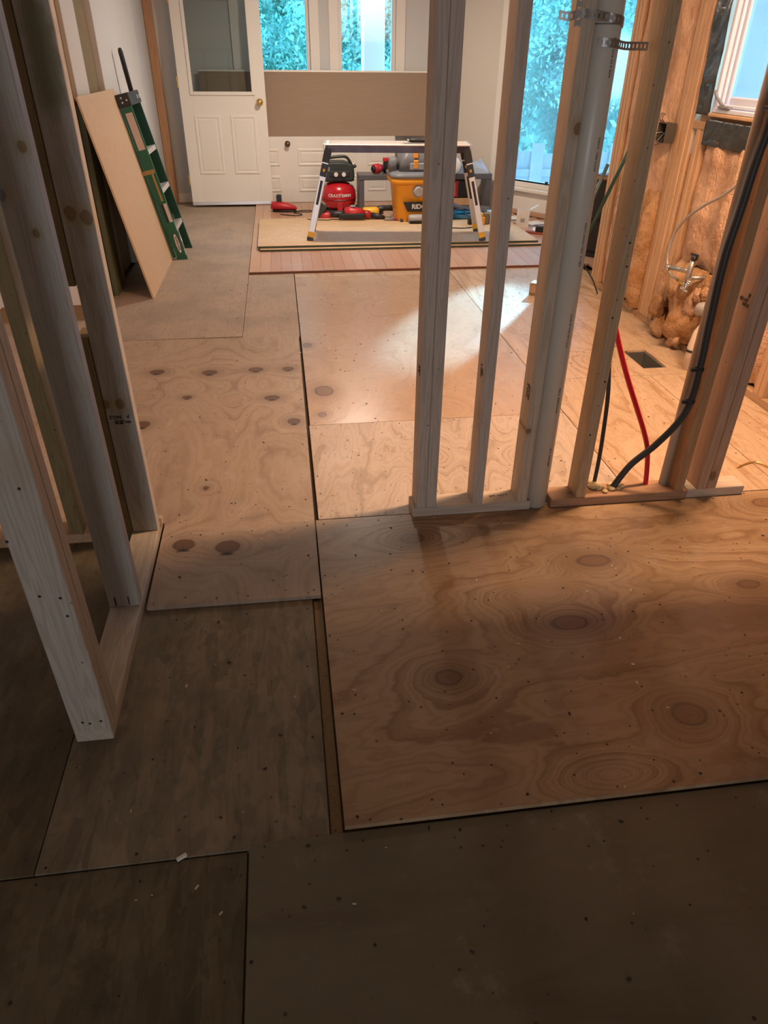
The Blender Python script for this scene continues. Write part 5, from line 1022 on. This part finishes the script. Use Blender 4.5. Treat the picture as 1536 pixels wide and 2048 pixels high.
# right corner: black shelf, green rods
sh2 = root('black_shelf', 'dark shelf unit with odds and ends beyond the end of the orange wall', 'shelf', (2.62, 5.92, 0), .75)
for x in (-.17, .15): 
    MB().box(x, x+.02, -.12, .12, 0, .60).build('side_panel', M_black, sh2, .002)
for z in (.05, .30, .58): MB().box(-.17, .17, -.12, .12, z, z+.02).build('shelf_board', M_black if z < .5 else plain('brown_top', (.16, .08, .06), .5), sh2, .002)
MB().box(-.15, .15, .10, .118, .07, .58).build('back_panel', M_black, sh2)
ob = root('orange_packet', 'orange and white packet lying on the dark shelf', 'packet', (2.60, 5.86, .601), .75); MB().box(-.09, .09, -.05, .05, 0, .03).build('packet', plain('packet_orange', (.55, .22, .08), .5, var=.5, scale=30), ob, .006); MB().box(-.09, .02, -.052, .052, .03, .042).build('packet_top', plain('packet_blue', (.25, .30, .55), .5, var=.4), ob, .003)
for k, (a, b_, r_, lbl) in enumerate((((2.005, 4.98, .002), (2.11, 4.42, 1.06), .0115, 'dark green rod leaning across the end of the orange wall, the lower right one'), ((2.02, 5.14, .002), (2.18, 4.93, .82), .012, 'bluish green rod leaning behind the darker green one'))):
    rd = root('green_rod', lbl, 'rod', a); o = Vector(a); MB().tube([(0, 0, 0), Vector(b_)-o], r_, 12).build('shaft', plain('rod_green%d' % k, ((.012, .05, .035), (.05, .12, .12))[k], .35), rd); MB().tube([(0, 0, 0), (Vector(b_)-o)*.03], r_*1.4, 12).build('rubber_tip', M_rubber, rd)
cable('bent_wire', 'thin dark wire bent down from the orange wall end to the floor', [(2.06, 5.02, .42), (2.10, 4.95, .22), (2.15, 4.80, .10), (2.17, 4.72, .02)], .005, M_rubber, 'wire')
cable('loose_wire', 'thin looped wire on the floor at the base of the right wall studs', [(1.80, 2.30, .006), (1.90, 2.33, .006), (1.95, 2.25, .006), (2.02, 2.31, .008), (2.10, 2.26, .006), (2.14, 2.34, .006)], .003, M_brass, 'wire')
# ---------------------------------------------------------------- crumbs
def crumbs(n, x0, x1, y0, y1, z, name, label, mat, smin, smax, seed):
    rr = random.Random(seed); m = MB()
    for k in range(n):
        x, y = rr.uniform(x0, x1), rr.uniform(y0, y1); s = rr.uniform(smin, smax); a = rr.uniform(0, PI); ex = Vector((math.cos(a), math.sin(a), 0)); ey = Vector((-ex.y, ex.x, 0)); zz = z(x, y) if callable(z) else z
        m.fbox((x, y, zz), ex, ey, ZU, -s, s, -s*rr.uniform(.25, .5), s*.4, 0.0003, s*.5)
    o = m.build(name, mat, None, kind='stuff'); o['label'] = label; o['category'] = 'debris'; return o
zf = lambda x, y: LO+.002 if (y < .90) else (LO if (x < .03 and y < 1.69) else 0)
crumbs(170, -.45, 1.7, .35, 5.4, zf, 'wood_chips', 'pale wood crumbs scattered over the plywood floor', plain('chip_pale', (.62, .48, .30), .8), .002, .0055, 3)
crumbs(260, -.45, 1.9, .4, 5.4, zf, 'dark_grit', 'dark grit and bark crumbs scattered over the plywood floor', plain('grit_dark', (.035, .024, .018), .8), .0015, .005, 4)

crumbs(9, .3, 1.2, .95, 1.9, 0, 'white_crumbs', 'few bright white crumbs on the large knotty sheet', M_txtw, .002, .0045, 6)
wch = root('plaster_flake', 'small white flake lying on the seam between the dark boards', 'debris', (-.303, .887, LO+.0005), .5); MB().box(-.011, .011, -.004, .004, 0, .006).build('flake', M_txtw, wch, .001)
